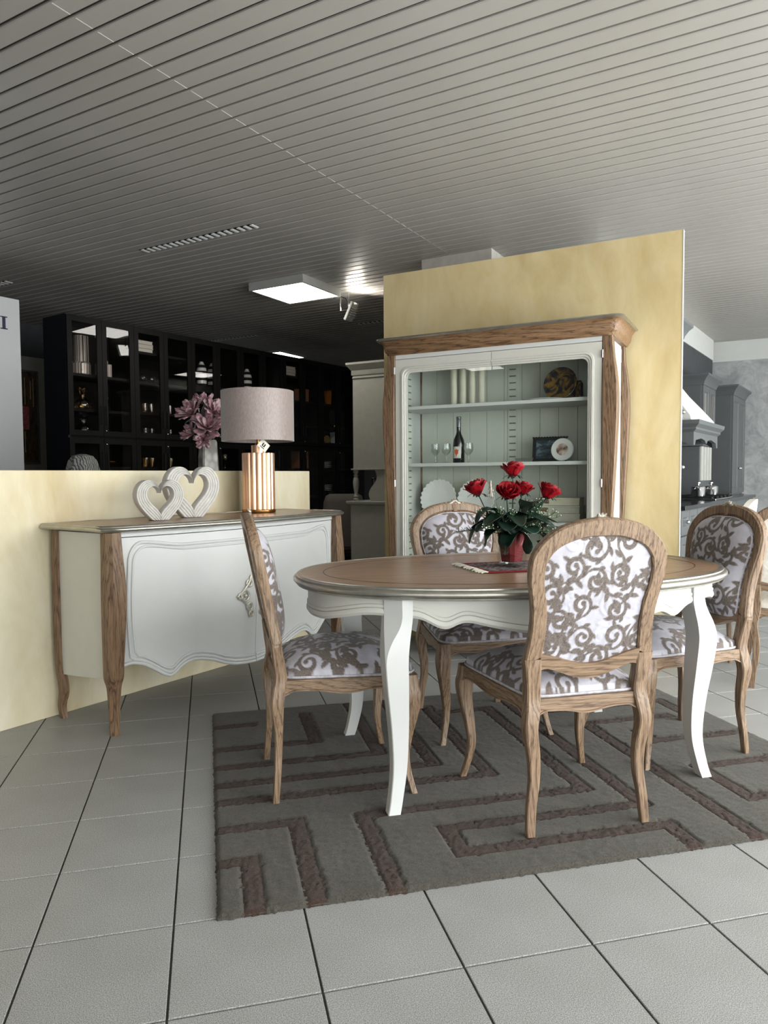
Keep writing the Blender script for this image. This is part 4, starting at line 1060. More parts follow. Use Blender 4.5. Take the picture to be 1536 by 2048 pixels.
# ------------------------------------------------------------------ glazed display cabinet (local x along its front, -y towards the viewer)
VX, VY = -1.490, 4.15                      # centre of its front in the partition's axes
VO = VB(VX, VY)
def vloc(x, y, z): return VB(VX + x, VY + y, z)
def vitrine():
    r = thing('display_cabinet', 'tall white glazed display cabinet with wooden posts and cornice against ochre wall', 'cabinet', (VO.x, VO.y, 0), ROTB)
    HW, DP = 0.715, 0.44
    zt = 1.925
    # carcass
    for s in (-1, 1):
        obj('side_panel', B(min(s * .66, s * .68), max(s * .66, s * .68), .05, DP - .04, .14, zt - .0), M['white'], r, 0, .001)
        obj('side_molding', B(min(s * .68, s * .684), max(s * .68, s * .684), .06, DP - .05, 1.82, 1.90), M['white'], r, 0, .001)
    # back boards with grooves, each board a piece
    bw = 0.122
    for i in range(11):
        x0 = -.66 + i * .12; obj('back_board', B(x0 + .001, x0 + .119, DP - .03, DP - .018, .15, 1.91), M['vback'], r, 0, .002)
    obj('back_sheet', B(-.66, .66, DP - .018, DP - .012, .15, 1.91), M['cream'], r, 0)
    obj('top_board', B(-.66, .66, .03, DP - .01, 1.905, 1.925), M['cream'], r, 0)
    obj('bottom_board', B(-.66, .66, .03, DP - .01, .15, .175), M['cream'], r, 0)
    for z in (1.595, 1.228, 0.866, 0.50):
        obj('shelf', B(-.655, .655, .06, DP - .032, z - .022, z), M['white'], r, 0, .003)
    # slotted shelf standards
    for x, y0, y1, sd in ((-.655, .20, .235, 'x'), (.0, DP - .036, DP - .03, 'y'), (.655, .2, .235, 'x')):
        if sd == 'y':
            st = obj('shelf_standard', B(-.032, .032, y0, y1, .18, 1.90), M['vback'], r, 0, .001)
            sl = MB()
            for k in range(38): sl.box(-.022, .022, y0 - .0012, y0 + .0008, .22 + k * .0435, .228 + k * .0435)
            q = obj('slots', sl, M['slotline'], st, 0); q['kind'] = 'stuff'
        else:
            s = 1 if x > 0 else -1
            st = obj('shelf_standard', B(min(x, x - s * .006), max(x, x - s * .006), .18, .24, .18, 1.90), M['vback'], r, 0, .001)
            sl = MB()
            for k in range(38): sl.box(min(x - s * .0058, x - s * .0072), max(x - s * .0058, x - s * .0072), .19, .23, .22 + k * .0435, .228 + k * .0435)
            q = obj('slots', sl, M['slotline'], st, 0); q['kind'] = 'stuff'
    # frieze above the doors and apron below
    obj('frieze', B(-.648, .648, .0, .03, 1.892, 1.93), M['white'], r, 0, .001)
    ap = [(-.648, .30), (-.648, .155), (-.55, .165), (-.45, .135), (-.33, .118), (-.2, .14), (0, .15), (.2, .14), (.33, .118), (.45, .135), (.55, .165), (.648, .155), (.648, .30)]
    obj('apron', MB().ext([(x, z - .012) for x, z in ap], .004, .03), M['white'], r, 30)
    # corner posts: bulging oak
    rows = cr_path([(0, .672, .030, .044, .046), (.05, .676, .028, .048, .05), (.13, .684, .026, .06, .06), (.25, .681, .026, .060, .06), (.5, .679, .027, .058, .06), (.75, .676, .028, .052, .06), (1.0, .682, .026, .062, .064), (1.3, .690, .022, .076, .068), (1.55, .6945, .020, .084, .07), (1.70, .690, .022, .076, .066), (1.82, .681, .026, .060, .06), (1.92, .677, .028, .054, .06)], 60)
    for s in (-1, 1):
        m = MB(); m.loft([sq_section(s * x, y, z, wx, wy, .06) for z, x, y, wx, wy in rows]); obj('corner_post', m, M['oakd'], r, 25)
        m = MB(); m.loft([sq_section(s * (x - .004), DP - y + .012, z, wx * .9, wy * .8, .06) for z, x, y, wx, wy in rows]); obj('rear_post', m, M['oakd'], r, 25)
    # cornice: cove in oak with a silver lip
    prof = [(.000, 1.918), (.006, 1.925), (.008, 1.935), (.018, 1.944), (.022, 1.965), (.026, 1.985), (.040, 2.002), (.046, 2.006)]
    lip = [(.046, 2.006), (.056, 2.007), (.062, 2.014), (.058, 2.022), (.046, 2.025), (.0, 2.025)]
    def outl(d, c=.03):
        x, y0, y1 = HW - .005 + d, -.006 - d, DP
        k = c + d * .3
        return [(-x, y1), (-x, y0 + k), (-x + k * .3, y0 + k * .3), (-x + k, y0), (x - k, y0), (x - k * .3, y0 + k * .3), (x, y0 + k), (x, y1)]
    obj('cornice', MB().loft([[(a, b, z) for a, b in outl(d)] for d, z in prof], True, True), M['oakd_x'], r, 40)
    obj('cornice_lip', MB().loft([[(a, b, z) for a, b in outl(d)] for d, z in lip], True, True), M['silver'], r, 40)
    # two glazed doors
    zb, ztp = .30, 1.889
    for s in (-1, 1):
        d = bpy.data.objects.new('door', None)
        # door frame as one lofted ring with rounded outer corners of the opening
        def ring(inset_side, inset_mid, it, ib, rad, y):
            xo = .648; P = []
            x_in, x_out = .0012 + inset_mid, xo - inset_side; z0, z1 = zb + ib, ztp - it
            def arc(cx, cz, a0, a1, rr): return [(cx + rr * math.cos(a), cz + rr * math.sin(a)) for a in np.linspace(a0, a1, 8)]
            P += arc(x_out - rad, z0 + rad, -math.pi / 2, 0, rad); P += arc(x_out - rad, z1 - rad, 0, math.pi / 2, rad)
            P = [(x_in, z0)] + P + [(x_in, z1)]
            return [(s * a, y, b) for a, b in P]
        secs = [ring(0, 0, 0, 0, .0005, .022), ring(0, 0, 0, 0, .0005, .0), ring(.042, .0, .050, .05, .046, .0), ring(.044, .0, .052, .052, .046, -.008), ring(.054, .0, .062, .062, .044, -.009), ring(.057, .0, .065, .065, .043, -.002),
                ring(.066, .0, .074, .074, .040, -.003), ring(.069, .0, .077, .077, .039, .003), ring(.078, .0, .086, .086, .036, .004), ring(.078, .0, .086, .086, .036, .020)]
        if s > 0: secs = [q[::-1] for q in secs]
        d = obj('door', MB().loft(list(map(list, zip(*secs))), True, True), M['cream'], r, 35)
        gp = ring(.076, 0.0, .084, .084, .036, 0)
        gl = MB().ext([(a, c) for a, b, c in gp], .0095, .0135); obj('pane', gl, M['glass'], d, 0)
        for z in (1.82, 1.1): obj('hinge', MB().lathe([(.006, -.022), (.006, .022)], 8, (s * .652, -.004, z)), M['steel'], d)
    k = MB(); 
    for a in np.linspace(0, 2 * math.pi, 5)[:-1]: k.tube([(.012 * math.cos(a + t) * (1 + .3 * math.sin(3 * t)), -.008, 1.06 + .03 * math.sin(a) + .018 * math.sin(a + t)) for t in np.linspace(0, 5.5, 14)], .0035, 5)
    k.tube([(0, -.008, 1.02), (.004, -.012, 1.06), (0, -.008, 1.115)], .005, 6); obj('handle', k, M['crest'], r)
M['vback'] = plain('sage_white_board', (216, 219, 208), 0.55, vary=0.02)
M['slotline'] = plain('slot_shadow_grey', (120, 122, 116), 0.7)
vitrine()
SZ = [1.5955, 1.2285, 0.8665]
def place(name, label, cat, x, y, z, rz=0.0, group=None):
    p = vloc(x, y, z); return thing(name, label, cat, p, ROTB + rz, group)
# bottle
b = place('wine_bottle', 'dark wine bottle with white label and orange emblem on cabinet shelf', 'bottle', -.293, .20, SZ[1])
obj('glass_body', MB().lathe([(.036, 0), (.038, .004), (.038, .125), (.034, .15), (.018, .185), (.0145, .20), (.0145, .285), (.016, .287), (.016, .295), (.0145, .297)], 28), plain('dark_bottle_glass', (16, 14, 12), 0.08, vary=0, coat=.5), b)
obj('capsule', MB().lathe([(.0152, .232), (.0152, .284), (.0168, .286), (.0168, .296), (.015, .2985)], 24), plain('pewter_capsule', (120, 122, 126), .35, .7), b)
def lab(w, z0, z1, rr, a0=0.0):
    m = MB(); m.grid([[(rr * math.sin(a + a0), -rr * math.cos(a + a0), z) for a in np.linspace(-w, w, 13)] for z in (z0, z1)]); return m
l = solid(obj('label', lab(.75, .030, .105, .0386), plain('paper_label', (232, 228, 220), .7), b), .0004)
em = MB(); em.ext([(-.014, .088), (-.006, .082), (0, .092), (.006, .082), (.014, .088), (.011, .060), (.004, .054), (0, .040), (-.004, .054), (-.011, .060)], -.0398, -.0392)
obj('emblem', em, plain('orange_print', (200, 92, 40), .7), l, 0)
# stemmed glasses
GP = [(.030, 0), (.031, .002), (.006, .006), (.0042, .012), (.0042, .045), (.012, .052), (.027, .072), (.031, .095), (.028, .125), (.0268, .125), (.0295, .095), (.0255, .073), (.0108, .055)]
gm = mesh_of('bowl', MB().lathe(GP, 24, caps=False)); gm.materials.append(M['crystal'])
for x, w in ((-.445, 'leftmost'), (-.368, 'just left of the bottle'), (-.213, 'right of the bottle')):
    g = place('wine_glass', 'small stemmed clear glass on the middle cabinet shelf, ' + w, 'glass', x, .17, SZ[1], 0, 'stemmed glasses by the bottle'); obj('glass_body', gm, None, g)
# scalloped plates leaning on the back
def plate_mesh(R0, scal=24):
    m = MB(); secs = []
    for r_, z, a in ((.0, .006, 0), (.55, .004, 0), (.62, .008, 0), (.9, .018, .012), (1.0, .022, .03), (.985, .026, .03), (.88, .022, .012), (.6, .012, 0), (.5, .009, 0), (.0, .010, 0)):
        rr = max(r_, .002) * R0
        secs.append([(rr * (1 + a * math.cos(scal * t)) * math.cos(t), rr * (1 + a * math.cos(scal * t)) * math.sin(t), z + (a * .06 * math.cos(scal * t) if a else 0)) for t in np.linspace(0, 2 * math.pi, scal * 6 + 1)[:-1]])
    m.loft(secs, True, False); return m
pm = mesh_of('plate', plate_mesh(.128), 60); pm.materials.append(M['porcelain'])
for x, w in ((-.475, 'left one'), (-.205, 'right one, half hidden by the roses')):
    q = place('scalloped_plate', 'white scalloped plate leaning in the cabinet, ' + w, 'plate', x, .30, SZ[2], 0, 'scalloped plates')
    o = obj('dish', pm, None, q, loc=(0, 0, .127)); o.rotation_euler = (R(78), 0, 0)
    obj('stand', MB().box(-.03, .03, -.035, .03, 0, .006).box(-.03, .03, -.038, -.032, 0, .02), M['crystal'], q, 0)
# frames and decorative plate
fr = place('picture_frame', 'black rectangular picture with a stormy seascape on the cabinet shelf', 'picture', .285, .25, SZ[1], R(3))
f1 = MB().box(-.105, .105, -.008, .008, 0, .152)
for k in range(12): f1.lathe([(.009, -.008), (.009, .008)], 8, (0, 0, 0)) if False else None
fo = obj('frame', f1, plain('black_frame', (22, 22, 24), .5), fr, 0, .003); fo.rotation_euler = (R(-9), 0, 0)
sc = MB()
for k in range(13):
    x = -.102 + k * .017; sc.sphere((x, 0, .152), .0085, 8, 5, 1, .9, .7)
obj('scalloped_edge', sc, plain('black_frame_edge', (24, 24, 26), .5), fo)
def sea():
    m, nt, bs = base_mat('stormy_seascape_print'); v = coords(nt, (1, 1, 2.2)); n = noise(nt, v, 14, 5, .65, 1.0)
    nt.links.new(ramp(nt, n, [(.3, lin((18, 24, 34))), (.5, lin((52, 70, 84))), (.62, lin((120, 132, 140))), (.72, lin((30, 36, 44)))]), bs.inputs['Base Color']); bs.inputs['Roughness'].default_value = .35; return m
obj('print', B(-.082, .082, -.0095, -.0083, .02, .132), sea(), fo, 0)
rf = place('round_picture_frame', 'round white porcelain picture frame with a small portrait in front of the black picture', 'picture frame', .385, .18, SZ[1], R(-4))
ro = obj('rim', MB().lathe([(.036, .0), (.040, -.002), (.052, .002), (.062, .004), (.069, .001), (.070, .006), (.066, .012), (.036, .010)], 48, caps=False), M['porcelain'], rf, loc=(0, 0, .070)); ro.rotation_euler = (R(80), 0, 0)
def port():
    m, nt, bs = base_mat('small_portrait_print'); n = noise(nt, coords(nt), 26, 3)
    nt.links.new(ramp(nt, n, [(.35, lin((90, 70, 64))), (.5, lin((190, 160, 148))), (.65, lin((228, 216, 208)))]), bs.inputs['Base Color']); bs.inputs['Roughness'].default_value = .4; return m
po = obj('print', MB().lathe([(.037, .0045), (.037, .0075)], 32), port(), ro)
dp = place('decorative_plate', 'round painted plate with dark and golden landscape on the top shelf', 'plate', .355, .24, SZ[0], R(-5))
def land():
    m, nt, bs = base_mat('painted_landscape_plate'); v = coords(nt); n = noise(nt, v, 13, 5, .6, 1.5)
    nt.links.new(ramp(nt, n, [(.32, lin((26, 28, 36))), (.46, lin((64, 58, 64))), (.56, lin((150, 116, 50))), (.68, lin((90, 60, 70)))]), bs.inputs['Base Color']); bs.inputs['Roughness'].default_value = .3; return m
do = obj('dish', MB().lathe([(.002, .0), (.08, .0), (.10, .006), (.103, .011), (.098, .013), (.08, .007), (.002, .007)], 48, caps=False), land(), dp, loc=(0, 0, .1035)); do.rotation_euler = (R(76), 0, 0)
obj('easel', MB().box(-.05, .05, -.03, .03, 0, .006).box(-.05, .05, -.034, -.028, 0, .016), M['dark'], dp, 0)
dk = place('ceramic_slab', 'small dark painted ceramic slab beside the round painted plate', 'ornament', .455, .25, SZ[0], R(-20))
obj('slab', MB().ext([(-.032, 0), (.032, 0), (.032, .10), (.02, .118), (-.02, .118), (-.032, .10)], -.012, .012), land(), dk, 0, .004)
fp = place('flat_dish', 'flat white oval dish lying on the top cabinet shelf', 'dish', .27, .15, SZ[0])
obj('dish', MB().lathe([(.05, 0), (.10, .007), (.104, .010), (.10, .010), (.05, .004)], 40, sx=1.2, sy=.6), M['porcelain'], fp)
gb = place('glass_dish', 'small cut glass dish in front of the black picture', 'dish', .165, .12, SZ[1])
obj('dish', MB().lathe([(.04, 0), (.05, .004), (.06, .022), (.057, .022), (.047, .007)], 24, caps=False), M['crystal'], gb)
# cream rolls standing on the top shelf
rm_ = mesh_of('roll', MB().lathe([(.0205, 0), (.0222, .004), (.0222, .250), (.0205, .254)], 20)); rm_.materials.append(plain('cream_card_roll', (222, 218, 198), .6))
for i, w in enumerate(('first', 'second', 'third', 'fourth')):
    q = place('cream_roll', 'upright cream cylinder on the top left cabinet shelf, %s from the left' % w, 'cylinder', -.352 + i * .064, .26, SZ[0], 0, 'cream cylinders'); obj('roll', rm_, None, q)
for i, (w, wd, c) in enumerate((('lowest', .13, (214, 210, 196)), ('middle', .125, (206, 204, 190)), ('topmost', .12, (220, 212, 190)))):
    q = place('box', 'flat cream box stacked low in the cabinet behind the roses, ' + w, 'box', .36, .26, SZ[2] + i * .048, R(2 * i), 'stacked cream boxes')
    obj('body', B(-wd, wd, -.08, .08, 0, .038), plain('cream_box_%d' % i, c, .7), q, 0, .002); obj('lid', B(-wd - .002, wd + .002, -.082, .082, .036, .047), plain('cream_lid_%d' % i, c, .7), q, 0, .002)
    obj('name_plate', B(-wd * .9, -wd * .5, -.0835, -.082, .012, .034), M['oak_x'], q, 0)

# ------------------------------------------------------------------ black glazed bookcase behind the low wall
RBK = R(90 - 49.0)
BKX = Vector((math.cos(RBK), math.sin(RBK), 0)); BKY = Vector((-math.sin(RBK), math.cos(RBK), 0)); BK0 = Vector((-1.176, 6.884, 0))
def kloc(x, y, z): p = BK0 + BKX * x + BKY * y; return Vector((p.x, p.y, z))
UW, UD, UH = 0.69, 0.38, 2.60
ORD = ['first', 'second', 'third', 'fourth', 'fifth', 'sixth']
UNIT_SH = {0: [2.09, 1.775, 1.25], 1: [2.375, 2.085, 1.79, 1.25], 2: [2.12, 1.79, 1.25], 3: [2.12, 1.79, 1.25], 4: [2.375, 2.085, 1.79, 1.25, .9], 5: [2.3, 2.085, 1.79, 1.25, .95, .6]}
def bookcase_unit(i):
    p = kloc(i * UW, 0, 0)
    r = thing('glass_bookcase', 'black glazed bookcase unit behind the low wall, %s from the left' % ORD[i], 'bookcase', p, RBK, 'black glazed bookcase units in a row')
    t = .022
    obj('side_panel', B(0.001, t, .02, UD, 0, UH), M['navy'] if i == 0 else M['black_wood'], r, 0); obj('side_panel', B(UW - t, UW - .001, .02, UD, 0, UH), M['black_wood'], r, 0)
    obj('back_panel', B(t, UW - t, UD - .01, UD, 0, UH), M['black_wood'], r, 0); obj('top', B(t, UW - t, .02, UD - .01, UH - .03, UH), M['black_wood'], r, 0); obj('plinth', B(t, UW - t, .04, UD - .01, 0, .06), M['black_wood'], r, 0)
    obj('middle_shelf', B(t, UW - t, .02, UD - .01, 1.51, 1.545), M['black_wood'], r, 0)
    for z in UNIT_SH[i]: obj('shelf', B(t, UW - t, .04, UD - .01, z - .024, z), M['black_wood'], r, 0)
    for k in (0, 1):
        x0, x1 = k * UW / 2 + .002, (k + 1) * UW / 2 - .002
        for z0, z1 in ((.07, 1.508), (1.532, UH - .01)):
            f = .048
            d = MB(); o = [(x0, z0), (x1, z0), (x1, z1), (x0, z1)]; n_ = [(x0 + f, z0 + f), (x1 - f, z0 + f), (x1 - f, z1 - f), (x0 + f, z1 - f)]
            d.loft([[(a, .02, b) for a, b in o], [(a, 0, b) for a, b in o], [(a, 0, b) for a, b in n_], [(a, .02, b) for a, b in n_]], True, False, True)
            dd = obj('door', d, M['black_wood'], r, 0)
            obj('pane', B(x0 + f, x1 - f, .008, .012, z0 + f, z1 - f), M['smoke'], dd, 0)
            hx = x1 - .022 if k == 0 else x0 + .022
            if z0 > 1: obj('handle', MB().tube([(hx, 0, 1.64), (hx, -.025, 1.645), (hx, -.025, 1.80), (hx, 0, 1.805)], .005, 6), M['dark'], dd)
            else: obj('handle', MB().tube([(hx, 0, 1.22), (hx, -.025, 1.225), (hx, -.025, 1.38), (hx, 0, 1.385)], .005, 6), M['dark'], dd)
            if k == 1: obj('lock', MB().sphere((x0 + .022, -.003, z0 + .05 if z0 > 1 else z1 - .05), .008, 8, 6), M['steel'], dd)
for i in range(6): bookcase_unit(i)
def on_shelf(name, label, cat, u, x, z, y=.16, group=None): return thing(name, label, cat, kloc(u * UW + x, y, z + .0008), RBK, group)
def pat_silver():
    m, nt, bs = base_mat('silver_lattice'); v = coords(nt)
    vo = nt.nodes.new('ShaderNodeTexBrick'); vo.inputs['Scale'].default_value = 16; vo.inputs['Mortar Size'].default_value = .035; nt.links.new(v, vo.inputs['Vector'])
    vo.inputs['Color1'].default_value = (*lin((206, 196, 188)), 1); vo.inputs['Color2'].default_value = (*lin((188, 178, 170)), 1); vo.inputs['Mortar'].default_value = (*lin((60, 52, 50)), 1)
    nt.links.new(vo.outputs['Color'], bs.inputs['Base Color']); bs.inputs['Roughness'].default_value = .35; bs.inputs['Metallic'].default_value = .3; return m
M['lattice'] = pat_silver()
def faceted(prof, n=10): 
    m = MB(); m.lathe(prof, n); return m
q = on_shelf('lidded_jar', 'slim silvered jar at the far left of the upper bookcase shelf', 'jar', 0, .078, 2.09)
obj('body', faceted([(.045, 0), (.048, .01), (.048, .15), (.04, .165)], 8), M['lattice'], q, 20); obj('lid', faceted([(.03, .165), (.032, .17), (.03, .20), (.01, .205)], 8), M['lattice'], q, 20)
q = on_shelf('low_jar', 'wide low silvered jar carrying a tall patterned vase', 'jar', 0, .225, 2.09); obj('body', faceted([(.085, 0), (.09, .01), (.09, .10), (.08, .118)], 12), M['lattice'], q, 20)
q = on_shelf('patterned_vase', 'tall pale vase with dark lattice pattern standing on the wide jar', 'vase', 0, .235, 2.09 + .119)
obj('body', MB().lathe([(.062, 0), (.066, .004), (.066, .235), (.062, .24), (.058, .235), (.058, .01)], 32), M['lattice'], q)
q = on_shelf('square_jar', 'square silvered jar with small lid behind the second bookcase door', 'jar', 0, .46, 2.09); obj('body', B(-.06, .06, -.05, .05, 0, .13), M['lattice'], q, 0, .006); obj('lid', MB().lathe([(.045, .13), (.045, .15), (.04, .162)], 16), M['lattice'], q)
def tumbler(mat, h=.085, r0=.030, n=14):
    me = mesh_of('tumbler', MB().lathe([(r0 * .86, 0), (r0 * .9, .004), (r0, h), (r0 * .93, h), (r0 * .8, .010), (r0 * .3, .009)], n, caps=False)); me.materials.append(mat); return me
def goblet(mat):
    me = mesh_of('goblet', MB().lathe([(.034, 0), (.034, .003), (.006, .01), (.005, .05), (.02, .06), (.04, .085), (.043, .12), (.038, .15), (.036, .15), (.040, .12), (.036, .087), (.012, .063)], 18, caps=False)); me.materials.append(mat); return me
def carafe(mat):
    me = mesh_of('carafe', MB().lathe([(.055, 0), (.075, .02), (.08, .05), (.06, .085), (.022, .115), (.02, .135), (.045, .16), (.05, .185), (.035, .205), (.032, .205), (.046, .185), (.041, .162), (.017, .137), (.018, .113), (.056, .083), (.074, .05), (.07, .022)], 20, caps=False)); me.materials.append(mat); return me
GG, GC = M['gold_glass'], M['crystal']
tg_, tc_ = tumbler(GG, .095), tumbler(GC, .095)
gg_, gc_ = goblet(GG), goblet(GC); cg_, cc_ = carafe(GG), carafe(GC)
SHN = {1.775: 'upper', 1.79: 'upper', 1.545: 'middle', 1.25: 'lower'}
def put(name, me, label, u, x, z, grp): o = on_shelf(name, label, 'glass', u, x, z, group=grp); obj('glass_body', me, None, o); return o
for z, a, b, c in ((1.775, gg_, cg_, 'amber'), (1.545, gc_, cc_, 'clear')):
    put('goblet', a, '%s goblet at the left end of the first bookcase unit' % c, 0, .10, z, 'goblets in the bookcase')
    put('carafe', b, '%s pinched glass carafe beside the goblet in the first bookcase unit' % c, 0, .24, z, 'carafes in the bookcase')
    put('goblet', a, '%s goblet behind the second bookcase door' % c, 0, .47, z, 'goblets in the bookcase')
bm = mesh_of('bowl', MB().lathe([(.04, 0), (.05, .006), (.085, .04), (.09, .055), (.086, .055), (.07, .036), (.03, .012)], 24, caps=False)); bm.materials.append(M['brass'])
for x, w in ((.10, 'left'), (.285, 'middle'), (.49, 'right')):
    o = on_shelf('gold_bowl', 'small golden bowl on the lower shelf of the first bookcase unit, %s one' % w, 'bowl', 0, x, 1.25, group='golden bowls in the bookcase'); obj('bowl', bm, None, o)
NW = ['first', 'second', 'third', 'fourth', 'fifth', 'sixth']
for z, me, c, sh in ((1.79, tg_, 'amber', 'upper'), (1.545, tc_, 'clear', 'middle'), (1.25, tg_, 'amber', 'lower')):
    for k, x in enumerate((.055, .135, .225, .30, .43, .53)):
        put('tumbler', me, '%s tumbler on the %s glass shelf of the second bookcase unit, %s from left' % (c, sh, NW[k]), 1, x, z, 'tumblers in the bookcase')
for k, x in enumerate((.09, .20, .31)):
    me = cc_; o = on_shelf('round_glass', 'round clear glass on the high shelf of the second bookcase unit, %s from left' % NW[k], 'glass', 1, x, 2.085, group='round glasses in the bookcase'); obj('glass_body', mesh_of('ball', MB().sphere((0, 0, .048), .048, 16, 10)), GC, o)
def book_stack(u, x, z, n, tag_):
    cs = [(214, 190, 174), (196, 170, 152), (222, 202, 186), (180, 156, 142)]
    zz = z
    for k in range(n):
        o = on_shelf('book', 'pale thick book lying in the %s, %s from the bottom' % (tag_, NW[k]), 'book', u, x + .006 * (k % 2), zz, .17, 'lying books in the bookcase')
        h = .034 + .006 * (k % 2)
        cv = plain('book_cover', cs[k % 4], .6)
        obj('cover', MB().box(-.115, .115, -.12, .09, 0, .003).box(-.115, .115, -.12, .09, h - .003, h).box(-.118, -.115, -.12, .09, 0, h), cv, o, 0)
        obj('pages', B(-.113, .110, -.116, .086, .0032, h - .0032), M['cream'], o, 0)
        zz += h + .0009
book_stack(1, .14, 2.375, 3, 'top of the second bookcase unit'); book_stack(4, .16, 2.375, 3, 'top of the fifth bookcase unit')
def striped(u, x, z, label, h=.27):
    o = on_shelf('striped_vase', label, 'vase', u, x, z, group='black and white striped vases')
    prof = [(.035, 0), (.050, .03), (.056, .09), (.056, .17), (.045, .22), (.026, .25), (.018, .27)]
    pz = np.linspace(0, .27, 9)
    for k in range(8):
        rr = [(float(np.interp(t, [b for a, b in prof], [a for a, b in prof])), t) for t in np.linspace(pz[k], pz[k + 1], 4)]
        obj('stripe', MB().lathe(rr, 20, caps=True), M['porcelain'] if k % 2 else M['dark'], o)
for u, x, w in ((2, .10, 'leftmost of the group'), (2, .27, 'second of the group'), (2, .42, 'third of the group'), (3, .10, 'left of the pair above the lampshade'), (3, .25, 'right of the pair above the lampshade')):
    striped(u, x, 2.12, 'black and white striped vase on the bookcase, ' + w)
for z, me, c, sh in ((1.79, tc_, 'clear', 'upper'), (1.545, tg_, 'amber', 'middle'), (1.25, gg_, 'amber', 'lower')):
    for u in (2, 3):
        for k, x in enumerate((.10, .22, .45, .58)):
            put('drinking_glass', me, '%s drinking glass on the %s shelf of the %s bookcase unit, %s from left' % (c, sh, ORD[u], NW[k]), u, x, z, 'drinking glasses in the bookcase')
tan = plain('tan_leather_box', (150, 104, 72), .6); wht = plain('pale_blue_box', (214, 224, 228), .5)
for u, x, z, w, h, m_, lb in ((4, .5, 2.085, .07, .16, tan, 'tan box on the high shelf of the fifth bookcase unit'), (4, .2, 2.085, .05, .12, tan, 'small tan box on the left of the fifth bookcase unit'), (4, .45, 1.25, .1, .22, tan, 'large tan box on the lower shelf of the fifth bookcase unit'), (5, .48, 1.545, .04, .19, wht, 'bright pale box on the middle shelf of the last bookcase unit')):
    o = on_shelf('storage_box', lb, 'box', u, x, z); obj('body', B(-w, w, -.06, .06, 0, h), m_, o, 0, .003); obj('lid', B(-w - .002, w + .002, -.062, .062, h - .03, h + .002), m_, o, 0, .003)
o = on_shelf('black_disc', 'large black disc ornament on a stand in the last bookcase unit', 'ornament', 5, .46, 1.79); d_ = obj('disc', MB().lathe([(.002, -.012), (.10, -.012), (.115, 0), (.10, .012), (.002, .012)], 36), M['dark'], o, loc=(0, 0, .145)); d_.rotation_euler = (R(90), 0, 0); obj('stand', MB().lathe([(.05, 0), (.05, .01), (.01, .02), (.008, .04)], 20), M['brass'], o)
o = on_shelf('fluted_vase', 'amber fluted glass vase high in the last bookcase unit', 'vase', 5, .33, 2.085); 
ms = MB()
for k in range(10): a = k * .628; ms.tube([(.03 * math.cos(a), .03 * math.sin(a), 0), (.045 * math.cos(a), .045 * math.sin(a), .19)], .011, 6)
obj('flutes', ms, plain('amber_glass', (196, 120, 40), .15, coat=.5), o)
o = on_shelf('round_clock', 'golden round ornament low in the last bookcase unit', 'ornament', 5, .30, 1.545); d_ = obj('disc', MB().lathe([(.002, -.01), (.055, -.01), (.06, 0), (.055, .01), (.002, .01)], 28), plain('pale_gold', (226, 190, 110), .3, .6), o, loc=(0, 0, .085)); d_.rotation_euler = (R(90), 0, 0); obj('stand', MB().lathe([(.04, 0), (.04, .008), (.008, .014), (.008, .03)], 16), M['brass'], o)
for z, sh in ((1.25, 'upper'), (.95, 'lower')):
    for k in range(4):
        o = on_shelf('dinner_plate', 'white plate in the %s plate stack of the last bookcase unit, %s from bottom' % (sh, NW[k]), 'plate', 5, .2, z + k * .022, group='stacked plates'); obj('dish', MB().lathe([(.06, 0), (.10, .010), (.125, .018), (.122, .021), (.06, .006)], 28), M['porcelain'], o)
for k, x in enumerate((.075, .175)):
    put('goblet', gc_, 'clear goblet on the upper shelf of the last bookcase unit, %s from left' % NW[k], 5, x, 1.79, 'goblets in the bookcase'); put('goblet', gc_, 'clear goblet on the middle shelf of the last bookcase unit, %s from left' % NW[k], 5, x, 1.545, 'goblets in the bookcase')
# ------------------------------------------------------------------ white panel with a letter, painting beyond
r = thing('sign_panel', 'white freestanding panel with a dark letter at the left edge', 'panel', (0, 0, 0), ROTA)
obj('board', B(1.2, 3.185, 5.79, 5.84, 0, 2.592), M['panelw'] if 'panelw' in M else plain('white_gloss_panel', (196, 198, 200), .3, coat=.2, vary=.01), r, 0, .003)
lt = MB(); x0, z0, hh = 3.053, 2.337, .100
lt.box(x0 - .011, x0 + .011, 5.783, 5.7898, z0, z0 + hh).box(x0 - .027, x0 + .027, 5.783, 5.7898, z0, z0 + .007).box(x0 - .027, x0 + .027, 5.783, 5.7898, z0 + hh - .007, z0 + hh)
obj('letter', lt, plain('navy_letter', (20, 22, 60), .5), r, 0)['label'] = 'dark navy serif letter I'
# painting on a pale board in front of the dark wall
struct('wall_far_left', B(3.6, 4.6, 7.45, 7.5, 0, 2.43), M['greige'], smooth=0, rz=ROTA)
r = thing('abstract_painting', 'tall dark abstract painting with red patch between panel and bookcase', 'painting', (0, 0, 0), ROTA)
obj('frame', MB().box(4.02, 4.245, 7.40, 7.449, 1.30, 1.318).box(4.02, 4.245, 7.40, 7.449, 2.262, 2.28).box(4.232, 4.25, 7.40, 7.449, 1.30, 2.28).box(4.0, 4.02, 7.40, 7.449, 1.30, 2.28), M['grey_cab'], r, 0)
def abs_paint():
    m, nt, bs = base_mat('abstract_canvas'); v = coords(nt, (1, 1, .35)); n = noise(nt, v, 9, 5, .7, 1.2)
    c = ramp(nt, n, [(.3, lin((22, 24, 20))), (.45, lin((40, 44, 30))), (.55, lin((96, 70, 30))), (.66, lin((26, 48, 78))), (.8, lin((30, 26, 24)))])
    nt.links.new(c, bs.inputs['Base Color']); bs.inputs['Roughness'].default_value = .5; return m
obj('canvas', B(4.02, 4.232, 7.41, 7.44, 1.318, 2.262), abs_paint(), r, 0)
